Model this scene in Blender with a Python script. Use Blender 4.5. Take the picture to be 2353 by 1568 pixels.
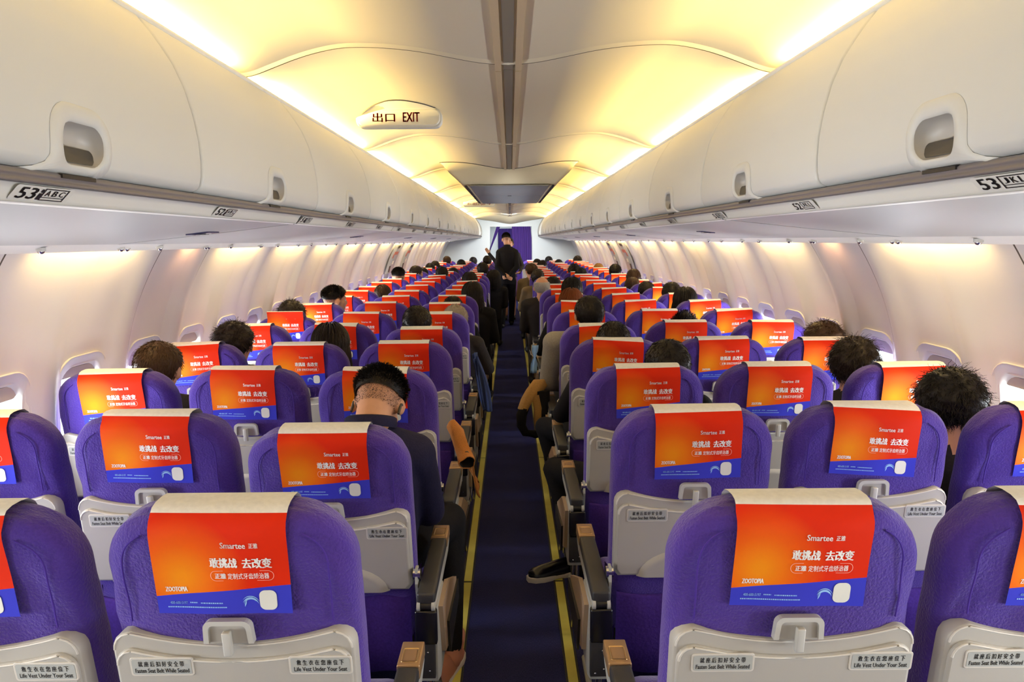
import bpy, bmesh, math, random
import numpy as np
from mathutils import Vector, Matrix, Euler
for o in list(bpy.data.objects): bpy.data.objects.remove(o)
scene = bpy.context.scene
COL = scene.collection
random.seed(7); RNG = np.random.default_rng(7)
PI = math.pi
# ------------------------------------------------------------------ camera
F_PX = 1660.0
EYE = 1.67
th = math.atan(232 / F_PX); ro = math.radians(.55); ps = .0014
cF = Vector((math.sin(ps) * math.cos(th), math.cos(ps) * math.cos(th), -math.sin(th)))
cR0 = Vector((math.cos(ps), -math.sin(ps), 0)); cU0 = cR0.cross(cF)
cR = cR0 * math.cos(ro) - cU0 * math.sin(ro); cU = cU0 * math.cos(ro) + cR0 * math.sin(ro)
cd = bpy.data.cameras.new('camera'); cam = bpy.data.objects.new('camera', cd); COL.objects.link(cam)
cd.sensor_width = 36; cd.lens = F_PX * 36 / 2353; cd.clip_start = .02; cd.clip_end = 200
cam.matrix_world = Matrix(((cR.x, cU.x, -cF.x, 0), (cR.y, cU.y, -cF.y, 0), (cR.z, cU.z, -cF.z, EYE), (0, 0, 0, 1)))
scene.camera = cam
# ------------------------------------------------------------------ view, world, lights
vs = scene.view_settings
vs.view_transform = 'Standard'; vs.look = 'None'; vs.gamma = 1; vs.use_curve_mapping = False
vs.exposure = 0.44
cy = scene.cycles
cy.max_bounces = 6; cy.diffuse_bounces = 4; cy.glossy_bounces = 2; cy.transparent_max_bounces = 8; cy.transmission_bounces = 2
cy.sample_clamp_indirect = 3.0; cy.caustics_reflective = False; cy.caustics_refractive = False
cy.use_light_tree = True; cy.use_denoising = True
w = bpy.data.worlds.new('world'); scene.world = w; w.use_nodes = True
bg = w.node_tree.nodes['Background']; bg.inputs[0].default_value = (.86, .93, 1, 1); bg.inputs[1].default_value = 3.0
def area(name, loc, size, size_y, power, color, direction, up=(0, 1, 0), spread=PI):
    l = bpy.data.lights.new(name, 'AREA'); l.shape = 'RECTANGLE'; l.size = size; l.size_y = size_y
    l.energy = power; l.color = color; l.spread = spread
    o = bpy.data.objects.new(name, l); COL.objects.link(o)
    z = -Vector(direction).normalized(); y = Vector(up).normalized(); x = y.cross(z).normalized(); y = z.cross(x)
    o.matrix_world = Matrix(((x.x, y.x, z.x, loc[0]), (x.y, y.y, z.y, loc[1]), (x.z, y.z, z.z, loc[2]), (0, 0, 0, 1)))
    return o
Y0, YB = -3.6, 19.7                       # rear wall and front bulkhead
CEIL_J = [2.58 + 2.09 * k for k in range(-3, 9)]       # joints between ceiling panels
SEAMS = [-3.0, -1.93, -.86, .21, 1.28, 2.37, 3.43, 3.98] + [3.98 + 1.055 * k for k in range(1, 16)]
COVE = 23.5; WASH = 2.5; SKY = 9.0
for s in (-1, 1):
    for a, b in zip(CEIL_J[:-1], CEIL_J[1:]):
        if a > 18.3: break
        a2, b2 = max(a + .17, Y0 + .05), min(b - .17, 18.7)
        area('cove_lamp', (s * .95, (a2 + b2) / 2, 2.201), .03, b2 - a2, COVE * (b2 - a2), (1, .71, .24), (-s * .6, 0, .8))
    ys = SEAMS
    for i, (a, b) in enumerate(zip(ys[:-1], ys[1:])):
        if b > YB: break
        if b - a < .7:
            area('wall_lamp', (s * 1.592, (a + b) / 2 + .04, 1.655), .03, .12, WASH * .16, (1, .5, .22), (s * .22, 0, -1))
        else:
            area('wall_lamp', (s * 1.592, (a + b) / 2 - .02, 1.655), .03, (b - a) - .36, WASH, (1, .68, .24), (s * .22, 0, -1))
area('bulkhead_fill', (0, 17.0, 2.2), .7, .3, 36, (.93, .97, 1), (0, 1, -.42), up=(1, 0, 0), spread=1.75)  # added fill with no visible fixture, brightens the front bulkhead
area('doorway_fill', (-.1, 20.4, 2.25),   .5, .5, 6, (.95, .98, 1), (0, 0, -1))  # unseen fill added to light the space beyond the doorway
# ------------------------------------------------------------------ materials
def lin(c):
    return tuple((v / 255 / 12.92 if v / 255 <= .04045 else ((v / 255 + .055) / 1.055) ** 2.4) for v in c) + (1,)
def mat(name, rgb, rough=.5, metal=0, bump=0, scale=200, var=0, spec=.5, stretch=None, detail=3, sheen=0, vscale=None):
    m = bpy.data.materials.new(name); m.use_nodes = True
    n = m.node_tree.nodes; L = m.node_tree.links; p = n['Principled BSDF']
    p.inputs['Base Color'].default_value = lin(rgb); p.inputs['Roughness'].default_value = rough
    p.inputs['Metallic'].default_value = metal; p.inputs['Specular IOR Level'].default_value = spec
    if sheen: p.inputs['Sheen Weight'].default_value = sheen
    if bump or var:
        tc = n.new('ShaderNodeTexCoord'); mp = n.new('ShaderNodeMapping'); nz = n.new('ShaderNodeTexNoise')
        L.new(tc.outputs['Object'], mp.inputs[0]); L.new(mp.outputs[0], nz.inputs['Vector'])
        if stretch: mp.inputs['Scale'].default_value = stretch
        nz.inputs['Scale'].default_value = scale; nz.inputs['Detail'].default_value = detail
        if bump:
            b = n.new('ShaderNodeBump'); b.inputs['Strength'].default_value = bump; b.inputs['Distance'].default_value = .004
            L.new(nz.outputs['Fac'], b.inputs['Height']); L.new(b.outputs[0], p.inputs['Normal'])
        if var:
            n2 = nz
            if vscale:
                n2 = n.new('ShaderNodeTexNoise'); L.new(mp.outputs[0], n2.inputs['Vector']); n2.inputs['Scale'].default_value = vscale
            r = n.new('ShaderNodeMapRange'); r.inputs[1].default_value = .3; r.inputs[2].default_value = .7
            r.inputs[3].default_value = 1 - var; r.inputs[4].default_value = 1 + var
            L.new(n2.outputs['Fac'], r.inputs[0])
            mx = n.new('ShaderNodeVectorMath'); mx.operation = 'SCALE'
            mx.inputs[0].default_value = lin(rgb)[:3]; L.new(r.outputs[0], mx.inputs['Scale']); L.new(mx.outputs[0], p.inputs['Base Color'])
    return m
M = {}
def dm(k, *a, **kw): M[k] = mat(k, *a, **kw)
dm('shell', (204, 204, 199), .42, spec=.4)
dm('ceil', (232, 221, 192), .55, spec=.3)
dm('wallp', (230, 228, 226), .55, bump=.08, scale=500, spec=.3)
dm('seam', (70, 66, 60), .7)
dm('seam_pale', (120, 112, 96), .7)
dm('psu', (168, 168, 165), .45, spec=.4)
dm('rail', (226, 224, 214), .4)
dm('greystrip', (104, 100, 104), .4)
dm('darkgrey', (62, 60, 58), .5)
dm('fabric', (68, 46, 140), .85, bump=.8, scale=190, var=.10, spec=.15, detail=4, sheen=.25)
dm('fabric_dark', (62, 40, 120), .9, bump=.4, scale=120, var=.15, spec=.1)
dm('piping', (68, 46, 138), .85, spec=.15)
dm('cream', (250, 246, 236), .8, bump=.15, scale=90, var=.04, spec=.1)
dm('plastic', (174, 170, 163), .38, bump=.05, scale=900, spec=.5)
dm('plastic_edge', (206, 200, 190), .35)
dm('latch', (190, 188, 182), .35)
dm('placard', (172, 174, 170), .4)
dm('ink', (28, 26, 28), .6)
dm('white', (244, 240, 232), .6)
dm('salmon', (255, 190, 165), .6)
dm('pale_blue', (150, 195, 240), .5)
dm('blue_print', (58, 62, 190), .55, spec=.3)
dm('carpet', (48, 51, 98), .95, bump=.9, scale=260, var=.35, spec=.05, stretch=(3, .6, 1), vscale=170)
dm('strip', (214, 203, 96), .55, var=.07, scale=9)
dm('black', (22, 22, 24), .5)
dm('black_pad', (40, 40, 44), .55, bump=.15, scale=500)
dm('black_gloss', (14, 14, 22), .25)
dm('arm_grey', (178, 178, 172), .4)
dm('bronze', (176, 142, 104), .35, metal=.55)
dm('gold', (206, 168, 112), .3, metal=.7)
dm('chrome', (200, 200, 205), .18, metal=1)
dm('tan_plate', (172, 148, 124), .5)
dm('exit_face', (246, 240, 220), .4)
dm('exit_red', (196, 16, 24), .5)
dm('blue_dark', (52, 52, 92), .4)
dm('curtain', (72, 50, 122), .9, bump=.3, scale=150, spec=.1)
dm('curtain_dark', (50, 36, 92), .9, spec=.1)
dm('bulkhead', (218, 224, 224), .5)
dm('housing', (242, 228, 188), .5)
dm('monitor', (140, 142, 146), .6, spec=.2)
dm('door_grey', (178, 182, 184), .5)
dm('red_mark', (190, 110, 95), .5)
dm('track_beige', (196, 174, 138), .45)
dm('track_grey', (128, 120, 104), .45)
dm('bezel', (236, 234, 228), .35)
dm('blind', (196, 190, 176), .5)
dm('skin', (214, 160, 126), .5, var=.05, scale=30, spec=.35)
dm('skin_pale', (226, 178, 148), .5, spec=.35)
dm('eye_white', (235, 232, 226), .2)
dm('lip', (176, 104, 90), .5)
for k, c in dict(navy=(34, 34, 60), black_cloth=(26, 26, 30), charcoal=(48, 46, 48), grey_knit=(150, 146, 140), brown_coat=(112, 98, 78), blue_coat=(52, 64, 104), beige_top=(190, 172, 148), red_top=(150, 40, 40), white_top=(214, 210, 204), purple_uni=(92, 58, 98), jeans=(44, 48, 66)).items():
    dm(k, c, .9, bump=.35, scale=160, var=.12, spec=.12)
for k, c in dict(hair_black=(24, 20, 20), hair_dark=(36, 28, 24), hair_brown=(62, 42, 26), hair_red=(112, 56, 24), hair_grey=(150, 138, 124), hair_white=(206, 200, 192), hair_gold=(134, 96, 48)).items():
    dm(k, c, .5, spec=.25)
dm('tan_coat', (184, 122, 66), .9, bump=.4, scale=180, var=.1, spec=.1)
dm('tan_light', (204, 150, 112), .9, bump=.4, scale=180, spec=.1)
dm('khaki', (170, 128, 72), .85, bump=.3, scale=80, var=.1)
dm('shoe_white', (228, 220, 212), .5)
dm('shoe_rose', (178, 118, 98), .6)
dm('mag_blue', (60, 96, 160), .4)
dm('mask_blue', (140, 180, 226), .7)
# printed headrest cover: orange with a warm glow at the lower left and a blue band along the bottom (UV space of the cloth)
def print_mat():
    m = bpy.data.materials.new('cover_print'); m.use_nodes = True
    n = m.node_tree.nodes; L = m.node_tree.links; p = n['Principled BSDF']
    p.inputs['Roughness'].default_value = .7; p.inputs['Specular IOR Level'].default_value = .12
    uv = n.new('ShaderNodeUVMap'); sp = n.new('ShaderNodeSeparateXYZ'); L.new(uv.outputs[0], sp.inputs[0])
    def mth(op, a, b=None, c=None):
        x = n.new('ShaderNodeMath'); x.operation = op
        for i, v in enumerate((a, b, c)):
            if v is None: continue
            if isinstance(v, (int, float)): x.inputs[i].default_value = v
            else: L.new(v, x.inputs[i])
        return x.outputs[0]
    du = mth('MULTIPLY', mth('SUBTRACT', sp.outputs[0], .20), 1.25); dv = mth('SUBTRACT', sp.outputs[1], .62)
    d = mth('SQRT', mth('ADD', mth('MULTIPLY', du, du), mth('MULTIPLY', dv, dv)))
    cr = n.new('ShaderNodeValToRGB'); e = cr.color_ramp.elements
    e[0].position = .05; e[0].color = lin((236, 138, 16)); e[1].position = .62; e[1].color = lin((212, 42, 8))
    x = cr.color_ramp.elements.new(.34); x.color = lin((228, 92, 12))
    L.new(d, cr.inputs[0])
    line = mth('MULTIPLY_ADD', sp.outputs[0], -.115, .815)
    fac = mth('GREATER_THAN', sp.outputs[1], line)
    mx = n.new('ShaderNodeMix'); mx.data_type = 'RGBA'; L.new(fac, mx.inputs['Factor']); L.new(cr.outputs[0], mx.inputs['A']); mx.inputs['B'].default_value = lin((54, 58, 190))
    L.new(mx.outputs['Result'], p.inputs['Base Color'])
    return m
M['print'] = print_mat()
def glass_mat():
    m = bpy.data.materials.new('pane_glass'); m.use_nodes = True
    n = m.node_tree.nodes; L = m.node_tree.links; n.remove(n['Principled BSDF'])
    t = n.new('ShaderNodeBsdfTransparent'); g = n.new('ShaderNodeBsdfGlossy'); mx = n.new('ShaderNodeMixShader'); g.inputs['Roughness'].default_value = .05
    mx.inputs[0].default_value = .05; L.new(t.outputs[0], mx.inputs[1]); L.new(g.outputs[0], mx.inputs[2]); L.new(mx.outputs[0], n['Material Output'].inputs[0])
    return m
M['glass'] = glass_mat()
# ------------------------------------------------------------------ mesh helpers
class MB:
    def __init__(s): s.v = []; s.f = []; s.m = []; s.mats = []; s.sm = []; s.uv = {}
    def mi(s, k):
        if k not in s.mats: s.mats.append(k)
        return s.mats.index(k)
    def add(s, vs, fs, k, smooth=False, uvs=None):
        b = len(s.v); s.v.extend([tuple(map(float, q)) for q in vs]); i = s.mi(k)
        for f in fs:
            if uvs is not None: s.uv[len(s.f)] = [uvs[j] for j in f]
            s.f.append(tuple(b + j for j in f)); s.m.append(i); s.sm.append(smooth)
    def box(s, x0, x1, y0, y1, z0, z1, k, bev=0.0, fn=None):
        if bev > 0:
            bm = bmesh.new(); bmesh.ops.create_cube(bm, size=1)
            for v in bm.verts: v.co = Vector(((x0 + x1) / 2 + v.co.x * (x1 - x0), (y0 + y1) / 2 + v.co.y * (y1 - y0), (z0 + z1) / 2 + v.co.z * (z1 - z0)))
            bmesh.ops.bevel(bm, geom=bm.edges[:], offset=bev, segments=2, profile=.6, affect='EDGES')
            s.bm(bm, k, fn=fn); return
        v = [(x, y, z) for z in (z0, z1) for y in (y0, y1) for x in (x0, x1)]
        if fn: v = [fn(q) for q in v]
        s.add(v, [(0, 2, 3, 1), (4, 5, 7, 6), (0, 1, 5, 4), (2, 6, 7, 3), (0, 4, 6, 2), (1, 3, 7, 5)], k)
    def bm(s, bm, k, smooth=True, fn=None):
        bm.verts.index_update()
        vs = [tuple(v.co) for v in bm.verts]
        if fn: vs = [fn(q) for q in vs]
        s.add(vs, [[v.index for v in f.verts] for f in bm.faces], k, smooth); bm.free()
    def grid(s, P, k, smooth=True, closed=False, uv=None, wrap=False):
        nr, nc = len(P), len(P[0]); vs = [q for r in P for q in r]
        fs = []
        for i in range(nr - 1 + (1 if wrap else 0)):
            for j in range(nc - (0 if closed else 1)):
                a = i * nc + j; b = i * nc + (j + 1) % nc; i2 = (i + 1) % nr
                fs.append((a, b, i2 * nc + (j + 1) % nc, i2 * nc + j))
        s.add(vs, fs, k, smooth, [q for r in uv for q in r] if uv else None)
    def tube(s, pts, r, k, n=8, cap=True, ry=None):
        pts = [Vector(p) for p in pts]; rr = r if isinstance(r, (list, tuple)) else [r] * len(pts)
        P = []; ref = Vector((0, 0, 1))
        for i, p in enumerate(pts):
            d = (pts[min(i + 1, len(pts) - 1)] - pts[max(i - 1, 0)]).normalized()
            if abs(d.dot(ref)) > .95: ref = Vector((1, 0, 0))
            x = d.cross(ref).normalized(); y = x.cross(d)
            P.append([p + (x * math.cos(2 * PI * j / n) + y * math.sin(2 * PI * j / n)) * rr[i] for j in range(n)])
        s.grid(P, k, True, True)
        if cap:
            s.add(P[0], [tuple(range(n))], k); s.add(P[-1], [tuple(range(n - 1, -1, -1))], k)
    def ell(s, c, r, k, n=16, m=10, R=None):
        P = []
        for i in range(m + 1):
            a = PI * i / m; row = []
            for j in range(n):
                b = 2 * PI * j / n
                q = Vector((r[0] * math.sin(a) * math.cos(b), r[1] * math.sin(a) * math.sin(b), r[2] * math.cos(a)))
                if R is not None: q = R @ q
                row.append(Vector(c) + q)
            P.append(row)
        s.grid(P, k, True, True)
    def prism(s, poly, axis, a, b, k, fn=None, smooth=False, inset=0):
        # poly in the two other axes; extruded along axis from a to b
        def pt(q, t):
            p = {'x': (t, q[0], q[1]), 'y': (q[0], t, q[1]), 'z': (q[0], q[1], t)}[axis]
            return fn(p) if fn else p
        n = len(poly); sgn = 1 if b > a else -1
        rings = [[pt(q, a) for q in poly]]
        if inset:
            c = (sum(q[0] for q in poly) / n, sum(q[1] for q in poly) / n)
            P2 = inset_poly(poly, inset)
            rings.append([pt(q, b - sgn * inset * .8) for q in poly]); rings.append([pt(q, b - sgn * inset * .25) for q in inset_poly(poly, inset * .35)]); rings.append([pt(q, b) for q in P2])
        else: rings.append([pt(q, b) for q in poly])
        s.grid(rings, k, bool(inset) or smooth, True)
        s.add(rings[0], [tuple(range(n))], k); s.add(rings[-1], [tuple(range(n - 1, -1, -1))], k)
    def build(s, name, parent=None, kind=None):
        me = bpy.data.meshes.new(name); me.from_pydata(s.v, [], s.f)
        for k in s.mats: me.materials.append(M[k])
        me.polygons.foreach_set('material_index', s.m); me.polygons.foreach_set('use_smooth', s.sm)
        if s.uv:
            L = me.uv_layers.new(name='uv')
            for fi, us in s.uv.items():
                st = me.polygons[fi].loop_start
                for j, q in enumerate(us): L.data[st + j].uv = q
        bm = bmesh.new(); bm.from_mesh(me); bmesh.ops.recalc_face_normals(bm, faces=bm.faces); bm.to_mesh(me); bm.free()
        me.update()
        return obj(name, me, parent, kind)
def inset_poly(poly, d):
    n = len(poly); A = sum(poly[i][0] * poly[(i + 1) % n][1] - poly[(i + 1) % n][0] * poly[i][1] for i in range(n))
    s = 1 if A > 0 else -1; out = []
    for i in range(n):
        a, b, c = Vector(poly[i - 1]), Vector(poly[i]), Vector(poly[(i + 1) % n])
        e = (b - a).normalized(); g = (c - b).normalized()
        m = Vector((-(e + g).y, (e + g).x)); m = m.normalized() if m.length > 1e-6 else Vector((-e.y, e.x))
        out.append(tuple(b + m * d * s))
    return out
def rrect(x0, x1, z0, z1, r, n=5):
    p = []
    for cx, cz, a0 in ((x1 - r, z1 - r, 0), (x0 + r, z1 - r, 90), (x0 + r, z0 + r, 180), (x1 - r, z0 + r, 270)):
        for i in range(n + 1):
            a = math.radians(a0 + 90 * i / n); p.append((cx + r * math.cos(a), cz + r * math.sin(a)))
    return p
def obj(name, me, parent=None, kind=None):
    o = bpy.data.objects.new(name, me); COL.objects.link(o)
    if parent: o.parent = parent
    if kind: o['kind'] = kind
    return o
def tag(o, label, cat, group=None):
    o['label'] = label; o['category'] = cat
    if group: o['group'] = group
    return o
def thing(name, label, cat, loc=(0, 0, 0), group=None, rz=0):
    o = bpy.data.objects.new(name, None); COL.objects.link(o); o.location = loc; o.rotation_euler = (0, 0, rz); o.empty_display_size = .1
    return tag(o, label, cat, group)
def struct(o, label=None, cat=None):
    o['kind'] = 'structure'
    if label: o['label'] = label; o['category'] = cat
    return o
KIDS = {}
def kids(o):
    return [c for c in o.children]
def copy_tree(o, parent=None, skip=()):
    c = o.copy(); COL.objects.link(c)
    if parent: c.parent = parent
    for ch in kids(o):
        if ch not in skip: copy_tree(ch, c, skip)
    return c
_tc = {}
def text(body, bold=0.0):
    k = (body, bold)
    if k in _tc: return _tc[k]
    c = bpy.data.curves.new('t', 'FONT'); c.body = body; c.offset = bold; c.resolution_u = 2
    o = bpy.data.objects.new('t', c); COL.objects.link(o)
    dg = bpy.context.evaluated_depsgraph_get(); dg.update()
    ev = o.evaluated_get(dg); me = ev.to_mesh()
    v = np.array([q.co[:] for q in me.vertices]).reshape(-1, 3)[:, :2]; f = [tuple(p.vertices) for p in me.polygons]
    ev.to_mesh_clear(); bpy.data.objects.remove(o); bpy.data.curves.remove(c)
    lo, hi = v.min(0), v.max(0); v = (v - lo) / (hi - lo); r = _tc[k] = (v, f, (hi - lo)[0] / (hi - lo)[1])
    return r
def put_text(mb, body, x0, x1, y0, y1, fn, k, bold=0.0):
    """text fitted into the box x0..x1, y0..y1 of a surface; fn maps (x, y) on the surface to a point"""
    v, f, _ = text(body, min(bold, .006))
    d = (y1 - y0) * bold * 1.3
    for e in ((0,) if bold < .01 else (-d, 0, d)):
        mb.add([fn(x0 + e * .8 + a * (x1 - x0), y0 + b * (y1 - y0)) for a, b in v], f, k)
ORD = 'first second third fourth fifth sixth seventh eighth ninth tenth eleventh twelfth thirteenth fourteenth fifteenth sixteenth seventeenth eighteenth nineteenth twentieth twenty-first twenty-second twenty-third twenty-fourth twenty-fifth twenty-sixth twenty-seventh twenty-eighth twenty-ninth thirtieth thirty-first thirty-second thirty-third thirty-fourth thirty-fifth thirty-sixth thirty-seventh thirty-eighth thirty-ninth fortieth forty-first forty-second forty-third forty-fourth forty-fifth'.split()
SIDE = {-1: 'left', 1: 'right'}
# ------------------------------------------------------------------ shell
def wall_x(z): return .38 + math.sqrt(max(1.48 ** 2 - (z - .85) ** 2, .01))
WIN = []
for a, b in zip(SEAMS[:-1], SEAMS[1:]):
    if b > YB - .1: break
    WIN += [(a + b) / 2] if b - a < .7 else [a + .265, b - .265]
WIN = [q - .06 for q in WIN]
EXITS = (10.85, 12.2)
mb = MB(); mb.box(-1.75, 1.75, Y0, 22.2, -.06, 0, 'carpet'); struct(mb.build('floor'), 'dark navy carpet of the cabin floor', 'floor')
for s, lab in ((-1, 'left'), (1, 'right')):
    mb = MB()
    mb.box(s * .225 - .027, s * .225 + .027, -.9, YB, 0, .002, 'black')
    y = -.72
    while y < YB:
        mb.box(s * .225 - .0185, s * .225 + .0185, y, min(y + 2.03, YB), .002, .004, 'strip'); y += 2.045
    tag(mb.build('floor_path_strip'), f'yellow floor path strip along the {lab} edge of the aisle carpet', 'floor strip', 'floor path strips')
def scoop(y):
    best = min((abs(y - c) for c in WIN), default=9)
    return .036 * (.5 + .5 * math.cos(PI * min(max(0, best / .262 - .55) / .45, 1)))
ZS = [0, .3, .55, .68, .745, .84, .9, .96, 1.02, 1.08, 1.155, 1.19, 1.22, 1.28, 1.34, 1.4, 1.46, 1.52, 1.57, 1.62, 1.66, 1.72, 1.80]
HZ = (.745, 1.155); HW = .145
for s in (-1, 1):
    ys = set(np.round(np.arange(Y0, YB + .001, .05), 3).tolist())
    for q in SEAMS: ys |= {round(q - .007, 4), round(q + .007, 4)}
    for q in WIN: ys |= {round(q - HW, 4), round(q + HW, 4)}
    ys = sorted(ys)
    mb = MB(); P = [[(s * (wall_x(z) + scoop(y) * min(1, .35 + 1.3 * max(0, 1 - abs(z - 1.0) / .75))), y, z) for z in ZS] for y in ys]
    nz = len(ZS); vs_ = [q for r in P for q in r]; fa, fb = [], []
    for i in range(len(ys) - 1):
        ym = (ys[i] + ys[i + 1]) / 2
        seam = any(abs(ym - q) < .0075 for q in SEAMS)
        inwin = any(abs(ym - c) < HW for c in WIN)
        for j in range(nz - 1):
            zm = (ZS[j] + ZS[j + 1]) / 2
            if inwin and HZ[0] < zm < HZ[1]: continue
            (fb if seam else fa).append((i * nz + j, i * nz + j + 1, (i + 1) * nz + j + 1, (i + 1) * nz + j))
    mb.add(vs_, fa, 'wallp', True); mb.add(vs_, fb, 'seam', True)
    struct(mb.build('wall_' + SIDE[s]), f'pale curved cabin side wall on the {SIDE[s]}', 'wall')
# windows: frame with deep reveal, blind, pane
def win_frame():
    mb = MB()
    rings = []
    for dx, w_, z0, z1, r in ((.012, .190, .70, 1.20, .11), (-.0005, .188, .702, 1.198, .11), (-.001, .184, .706, 1.194, .108), (.0025, .182, .708, 1.192, .106), (.003, .158, .730, 1.168, .098), (.016, .140, .750, 1.150, .088), (.030, .134, .756, 1.144, .084)):
        rings.append([(dx + wall_x(q[1]) + .016, q[0], q[1]) for q in rrect(-w_, w_, z0, z1, r, 6)])
    mb.grid(rings, 'bezel', True, True); return mb
def win_blind(t):
    mb = MB(); P = rrect(-.132, .132, 1.146 - t, 1.146, .06 if t > .09 else t * .45, 5)
    mb.prism([(q[0], q[1]) for q in P], 'x', 0, .006, 'blind', fn=lambda p: (p[0] + wall_x(p[2]) + .036, p[1], p[2])); return mb
def win_pane():
    mb = MB(); P = rrect(-.134, .134, .756, 1.144, .084, 5)
    mb.add([(wall_x(q[1]) + .046, q[0], q[1]) for q in P], [tuple(range(len(P)))], 'glass'); return mb
fr0 = win_frame().build('window_frame'); pn0 = win_pane().build('window_pane'); bl0 = [win_blind(t).build('window_blind') for t in (.055, .08, .04)]
wn = 0
for s in (-1, 1):
    for k, c in enumerate(WIN):
        wn += 1
        r = bpy.data.objects.new('window_%d' % wn, None); COL.objects.link(r); r.location = (s * .014, c, 0); r.scale = (s, 1, 1)
        struct(r, f'rounded white cabin window, {ORD[k]} from the camera along the {SIDE[s]} wall', 'window')
        for q in (fr0, pn0, bl0[(k * 7 + wn) % 3]):
            d = q.copy(); COL.objects.link(d); d.parent = r
        area('window_light', (s * (wall_x(.95) + .13), c, .94), .3, .20, SKY * (.3 if c < .3 else 1), (.90, .95, 1), (-s, 0, -.12), up=(0, 1, 0))
for q in (fr0, pn0, *bl0): bpy.data.objects.remove(q)
# emergency exits over the wing
dn = 0
for s in (-1, 1):
    for ey in EXITS:
        dn += 1
        r = bpy.data.objects.new('door_%d' % dn, None); COL.objects.link(r); r.scale = (s, 1, 1); r.location = (0, ey, 0)
        struct(r, f'grey overwing exit hatch with red marks, {"nearer" if ey == EXITS[0] else "farther"} one in the {SIDE[s]} wall', 'exit hatch')
        mb = MB(); P = []
        zz = np.linspace(1.2, 1.62, 14)
        for y in (-.27, -.262, .262, .27): P.append([(wall_x(z) - (.014 if abs(y) < .265 else -.01), y, z) for z in zz])
        mb.grid(P, 'door_grey', True); mb.build('hatch_panel', r)
        on = lambda y, z, d: (wall_x(z) - .014 - d, y, z)
        def patch(y0, y1, z0, z1, k, nm, d=.008):
            m2 = MB(); zs = np.linspace(z0, z1, 4)
            m2.grid([[on(y0, z, 0) for z in zs], [on(y0, z, d) for z in zs], [on(y1, z, d) for z in zs], [on(y1, z, 0) for z in zs]], k, False); m2.build(nm, r)
        patch(-.1, .1, 1.565, 1.605, 'darkgrey', 'handle_cover'); patch(-.16, .15, 1.47, 1.515, 'red_mark', 'pull_mark'); patch(-.2, -.14, 1.42, 1.48, 'red_mark', 'arrow_mark')
        patch(-.03, .05, 1.33, 1.38, 'white', 'placard'); patch(-.2, -.1, 1.22, 1.31, 'darkgrey', 'lower_grip')
# ceiling
CP = [(0, 2.272), (.10, 2.281), (.20, 2.299), (.30, 2.318), (.40, 2.330), (.50, 2.335), (.58, 2.332), (.66, 2.317), (.73, 2.297), (.80, 2.272), (.87, 2.247), (.93, 2.237), (1.0, 2.228), (1.06, 2.208), (1.10, 2.17), (1.10, 2.13)]
def ceil_z(x): return float(np.interp(abs(x), [q[0] for q in CP[:14]], [q[1] for q in CP[:14]]))
def smooth_curve(pts, n):
    out = []
    for i in range(len(pts) - 1):
        p0, p1, p2, p3 = pts[max(i - 1, 0)], pts[i], pts[i + 1], pts[min(i + 2, len(pts) - 1)]
        for j in range(n):
            t = j / n; out.append(tuple(.5 * (2 * b + (c - a) * t + (2 * a - 5 * b + 4 * c - d) * t * t + (3 * b - a - 3 * c + d) * t ** 3) for a, b, c, d in zip(p0, p1, p2, p3)))
    return out + [pts[-1]]
CP2 = smooth_curve(CP, 4)
prof = [(-x, z) for x, z in CP2[::-1]] + CP2[1:]
mb = MB(); ys = [Y0]
for q in CEIL_J:
    if Y0 < q < YB: ys += [q - .022, q - .004, q + .004, q + .022]
ys.append(YB)
zoff = {}
for q in CEIL_J: zoff[round(q - .004, 5)] = zoff[round(q + .004, 5)] = -.009
for i in range(len(ys) - 1):
    mid = abs(ys[i + 1] - ys[i] - .008) < 1e-4
    if mid:
        za = -.009; P = [[(x, ys[i], z + za) for x, z in prof], [(x, ys[i] + .002, z + .004) for x, z in prof], [(x, ys[i] + .006, z + .004) for x, z in prof], [(x, ys[i + 1], z + za) for x, z in prof]]
        mb.grid(P, 'seam_pale', False)
    else: mb.grid([[(x, y, z + zoff.get(round(y, 5), 0)) for x, z in prof] for y in (ys[i], ys[i + 1])], 'ceil', True)
struct(mb.build('ceiling'), 'cream double-vaulted cabin ceiling with cross joints', 'ceiling')
# centre track
mb = MB()
for x0, x1, z, k in ((-.046, -.024, 2.262, 'track_beige'), (-.024, -.017, 2.274, 'ink'), (-.017, .017, 2.268, 'track_grey'), (.017, .024, 2.274, 'ink'), (.024, .046, 2.262, 'track_beige')):
    y = Y0
    while y < 6.3:
        y1 = min(y + 2.09, 6.3); mb.box(x0, x1, y, y1 - .008, z, 2.30, k); y = y1
    mb.box(x0, x1, 9.8, YB, z, 2.30, k)
struct(mb.build('trim_1'), 'beige and grey metal track along the ceiling centre', 'ceiling trim')
# front bulkhead with doorway, rear wall
mb = MB()
for s in (-1, 1):
    x0 = .585 if s > 0 else .54
    zs = np.linspace(0, 1.62, 12); P = [(s * x0, z) for z in zs] + [(s * (wall_x(z) + .02), z) for z in zs[::-1]]
    mb.prism(P, 'y', YB, YB + .05, 'bulkhead'); mb.box(min(s * x0, s * 1.9), max(s * x0, s * 1.9), YB, YB + .05, 1.62, 2.4, 'bulkhead')
mb.box(-.54, .585, YB, YB + .05, 2.03, 2.4, 'bulkhead')
mb.box(-.70, .70, 21.2, 21.25, 0, 2.4, 'bulkhead'); mb.box(-.70, -.56, YB + .05, 21.25, 0, 2.4, 'bulkhead'); mb.box(-.7, .7, YB + .05, 21.25, 2.38, 2.42, 'bulkhead')
mb.box(.60, .70, YB + .05, 21.25, 0, 2.4, 'bulkhead')
struct(mb.build('wall_front'), 'pale grey front bulkhead beside the curtained doorway', 'wall')
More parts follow.
